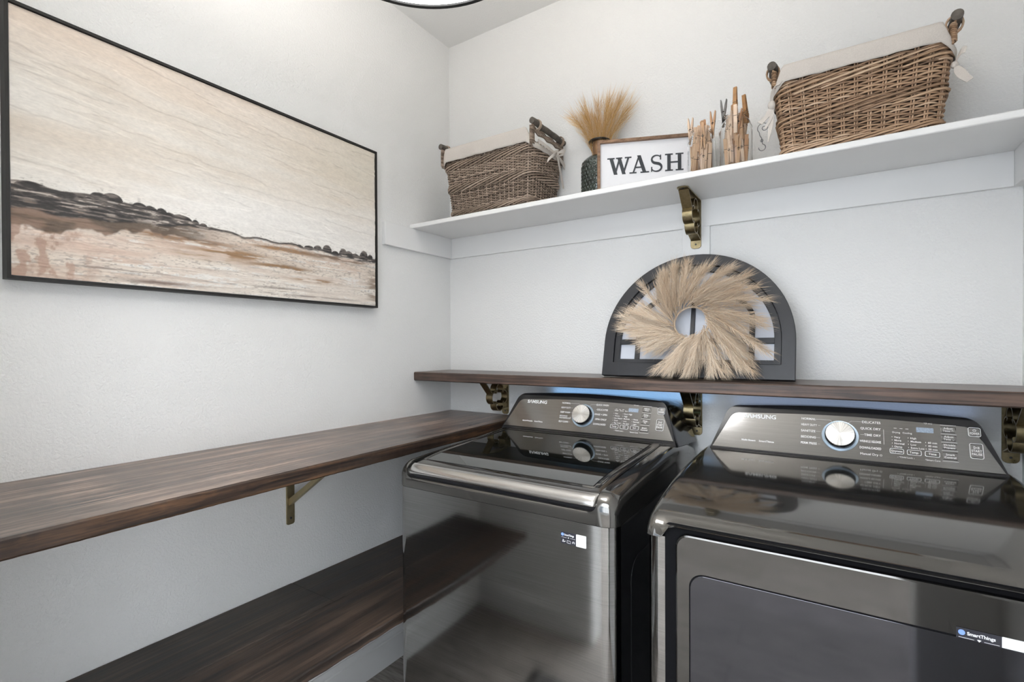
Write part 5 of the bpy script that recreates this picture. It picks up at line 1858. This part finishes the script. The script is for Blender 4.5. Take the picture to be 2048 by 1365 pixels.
def make_dryer():
    c = 1.576; hw = 0.351; yf = -0.803
    x0, x1 = c-hw, c+hw
    root = empty('dryer', (c, -0.43, 0), 'dark grey clothes dryer with large glossy door, right of the washing machine', 'dryer')
    b = MB(); b.box(x0+0.002, x1-0.002, yf+0.034, -0.05, 0.025, 0.915)
    b.build('cabinet', M['blackpaint'], root, bevel=0.004)
    for (fx, fy) in ((x0+0.05, yf+0.06), (x1-0.05, yf+0.06), (x0+0.05, -0.10), (x1-0.05, -0.10)):
        b = MB(); b.lathe([(0.022, 0.0005), (0.024, 0.006), (0.018, 0.010), (0.012, 0.012), (0.012, 0.027), (0.0001, 0.027)], fx, fy, 20)
        b.build('foot', M['blackplastic'], root, smooth=True)
    # front panel: brushed side strips, dark recess behind the door
    b = MB(); body_shell(b, x0, x1, yf, 0, 0.03, 0.9175, 0.026, 8)
    b.build('front_panel', M['brushed'], root, smooth=True, angle=35)
    b = MB()
    b.prism(rrect(x0+0.040, x1-0.040, 0.20, 0.950, 0.012), lambda u, v: (u, yf-0.0003, v), lambda u, v: (u, yf-0.0012, v))
    b.build('door_recess', M['gap'], root)
    # door: rounded slab, slightly proud, with window
    dx0, dx1, dz0, dz1 = x0+0.0640, x1-0.0640, 0.235, 0.9340
    def slab(name, xa, xb, za, zb, r, d0, d1, mat, parent, bev=0.006, n=8):
        o_ = rrect(xa, xb, za, zb, r, n)
        b = MB()
        m = len(o_)
        vs = []
        cx_, cz_ = (xa+xb)/2, (za+zb)/2
        lv = [(0, d0), (0, d1-bev), (bev*0.3, d1-bev*0.35), (bev, d1)]
        for (ins, d) in lv:
            sx_ = 1-ins/((xb-xa)/2); sz_ = 1-ins/((zb-za)/2)
            vs += [(cx_+(p[0]-cx_)*sx_, yf-d, cz_+(p[1]-cz_)*sz_) for p in o_]
        fs = [tuple(range(m-1, -1, -1)), tuple((len(lv)-1)*m+k for k in range(m))]
        for j in range(len(lv)-1):
            for k in range(m):
                k2 = (k+1) % m
                fs.append((j*m+k, j*m+k2, (j+1)*m+k2, (j+1)*m+k))
        b.add(vs, fs)
        return b.build(name, mat, parent, smooth=True, angle=14)
    door = slab('door', dx0, dx1, dz0, dz1, 0.026, 0.001, 0.012, M['doorgloss'], root, 0.004)
    wx0, wx1, wz0, wz1 = dx0+0.030, dx1-0.030, dz0+0.09, dz1-0.0765
    b = MB()
    b.prism(rrect(wx0-0.0022, wx1+0.0022, wz0-0.0022, wz1+0.0022, 0.030, 8), lambda u, v: (u, yf-0.0118, v), lambda u, v: (u, yf-0.0123, v))
    b.build('door_seal', M['gap'], door)
    slab('door_window', wx0, wx1, wz0, wz1, 0.028, 0.0120, 0.0140, M['doorglass'], door, 0.0010)
    # moulded top: sheet sweeping down from the console into a rounded front, arching over the door
    prof = [(-0.05, 1.000), (-0.20, 1.0115), (-0.262, 1.0125), (-0.33, 1.0115), (-0.45, 1.0075), (-0.55, 1.0015), (-0.60, 0.9975), (-0.65, 0.9915), (-0.70, 0.983), (-0.74, 0.9740), (-0.77, 0.9650), (-0.788, 0.9570), (-0.801, 0.9470), (-0.8105, 0.9360), (-0.8155, 0.9255)]
    prof += [(-0.8165, 0.9200)]
    m = len(prof)
    b = MB()
    NX = 60
    vs = []
    xs = [x0+0.020*(1-math.cos(PI/2*i/7)) for i in range(8)]+[lerp(x0+0.020, x1-0.020, i/44) for i in range(1, 44)]+[x1-0.020*(1-math.cos(PI/2*(7-i)/7)) for i in range(8)]
    def low_edge(x):
        """lower edge: down to the seam at the legs, up over the door"""
        e = min(x-x0, x1-x)
        a, w_ = 0.040, 0.022
        zl, zh = 0.9195, 0.9465
        if e < a:
            return zl
        if e < a+w_:
            t = (e-a)/w_
            return zl+(zh-zl)*math.sqrt(max(0, 1-(1-t)**2))
        return zh
    for x in xs:
        e = min(x-x0, x1-x)
        dr = 0.0; back = 0.0
        if e < 0.020:
            q = 1-math.sqrt(max(0, 1-(1-e/0.020)**2))
            dr = 0.017*q; back = 0.018*q
        for (y, z) in prof:
            k = max(0.0, min(1.0, (z-0.93)/0.045))
            yy = y
            if y < -0.70:
                yy = y+back*min(1, (-0.70-y)/0.05)
            vs.append((x, yy, max(z-dr*k, low_edge(x))))
        le = low_edge(x)
        vs.append((x, -0.8165+back, le))
        vs.append((x, -0.8120+back, le-0.0005))
        vs.append((x, -0.7950+back, le+0.001))
    mm = m+3
    fs = []
    for j in range(len(xs)-1):
        for k in range(mm-1):
            fs.append((j*mm+k, j*mm+k+1, (j+1)*mm+k+1, (j+1)*mm+k))
    # side cheeks
    for j in (0, len(xs)-1):
        base = len(vs)
        bot = [(xs[j], vs[j*mm+k][1], 0.9195) for k in range(m)]
        vs += bot
        for k in range(m-1):
            fs.append((j*mm+k, base+k, base+k+1, j*mm+k+1))
        fs.append((j*mm+m-1, base+m-1, j*mm+m))
    b.add(vs, fs)
    b.build('top_cover', M['gloss'], root, smooth=True, angle=60)
    b = MB(); b.box(x0+0.004, x1-0.004, -0.793, -0.06, 0.9155, 0.9190)
    b.build('seam_strip', M['gap'], root)
    console(root, c, 'dryer')
    Fp = lambda u, v, d=0.0: Vector((u, yf-0.0126-d, v))
    sticker(root, Fp, 1.7285, 1.815, 0.8415, 0.874)
make_washer()
make_dryer()

# ------------------------------------------------------------------ rag rug
def make_rug():
    root = empty('rug', (1.02, -1.20, 0), 'grey striped rag rug with fringed ends on the floor, reflected in the washing machine front', 'rug')
    b = MB()
    def f(u, v):
        x = lerp(0.60, 1.45, u); y = lerp(-1.50, -0.98, v)
        return (x+0.003*math.sin(v*60), y+0.003*math.sin(u*70), 0.008+0.0025*math.sin(u*420)*math.cos(v*190))
    b.grid(f, 240, 60, [0.5]*(240*60))
    b.box(0.605, 1.445, -1.495, -0.985, 0.0008, 0.006)
    b.build('woven_mat', M['rug'], root, smooth=True, fix=False)
    b = MB()
    for s in (0, 1):
        for k in range(110):
            y = -1.50+0.52*k/109
            x = 0.602 if s == 0 else 1.448
            dx = (-1 if s == 0 else 1)*random.uniform(0.04, 0.055)
            b.tube([(x, y, 0.008), (x+dx*0.5, y+random.uniform(-0.004, 0.004), 0.006), (x+dx, y+random.uniform(-0.008, 0.008), 0.003)], 0.0018, 4)
    b.build('fringe', M['rug'], root, smooth=True, fix=False)
make_rug()

bpy.context.view_layer.update()
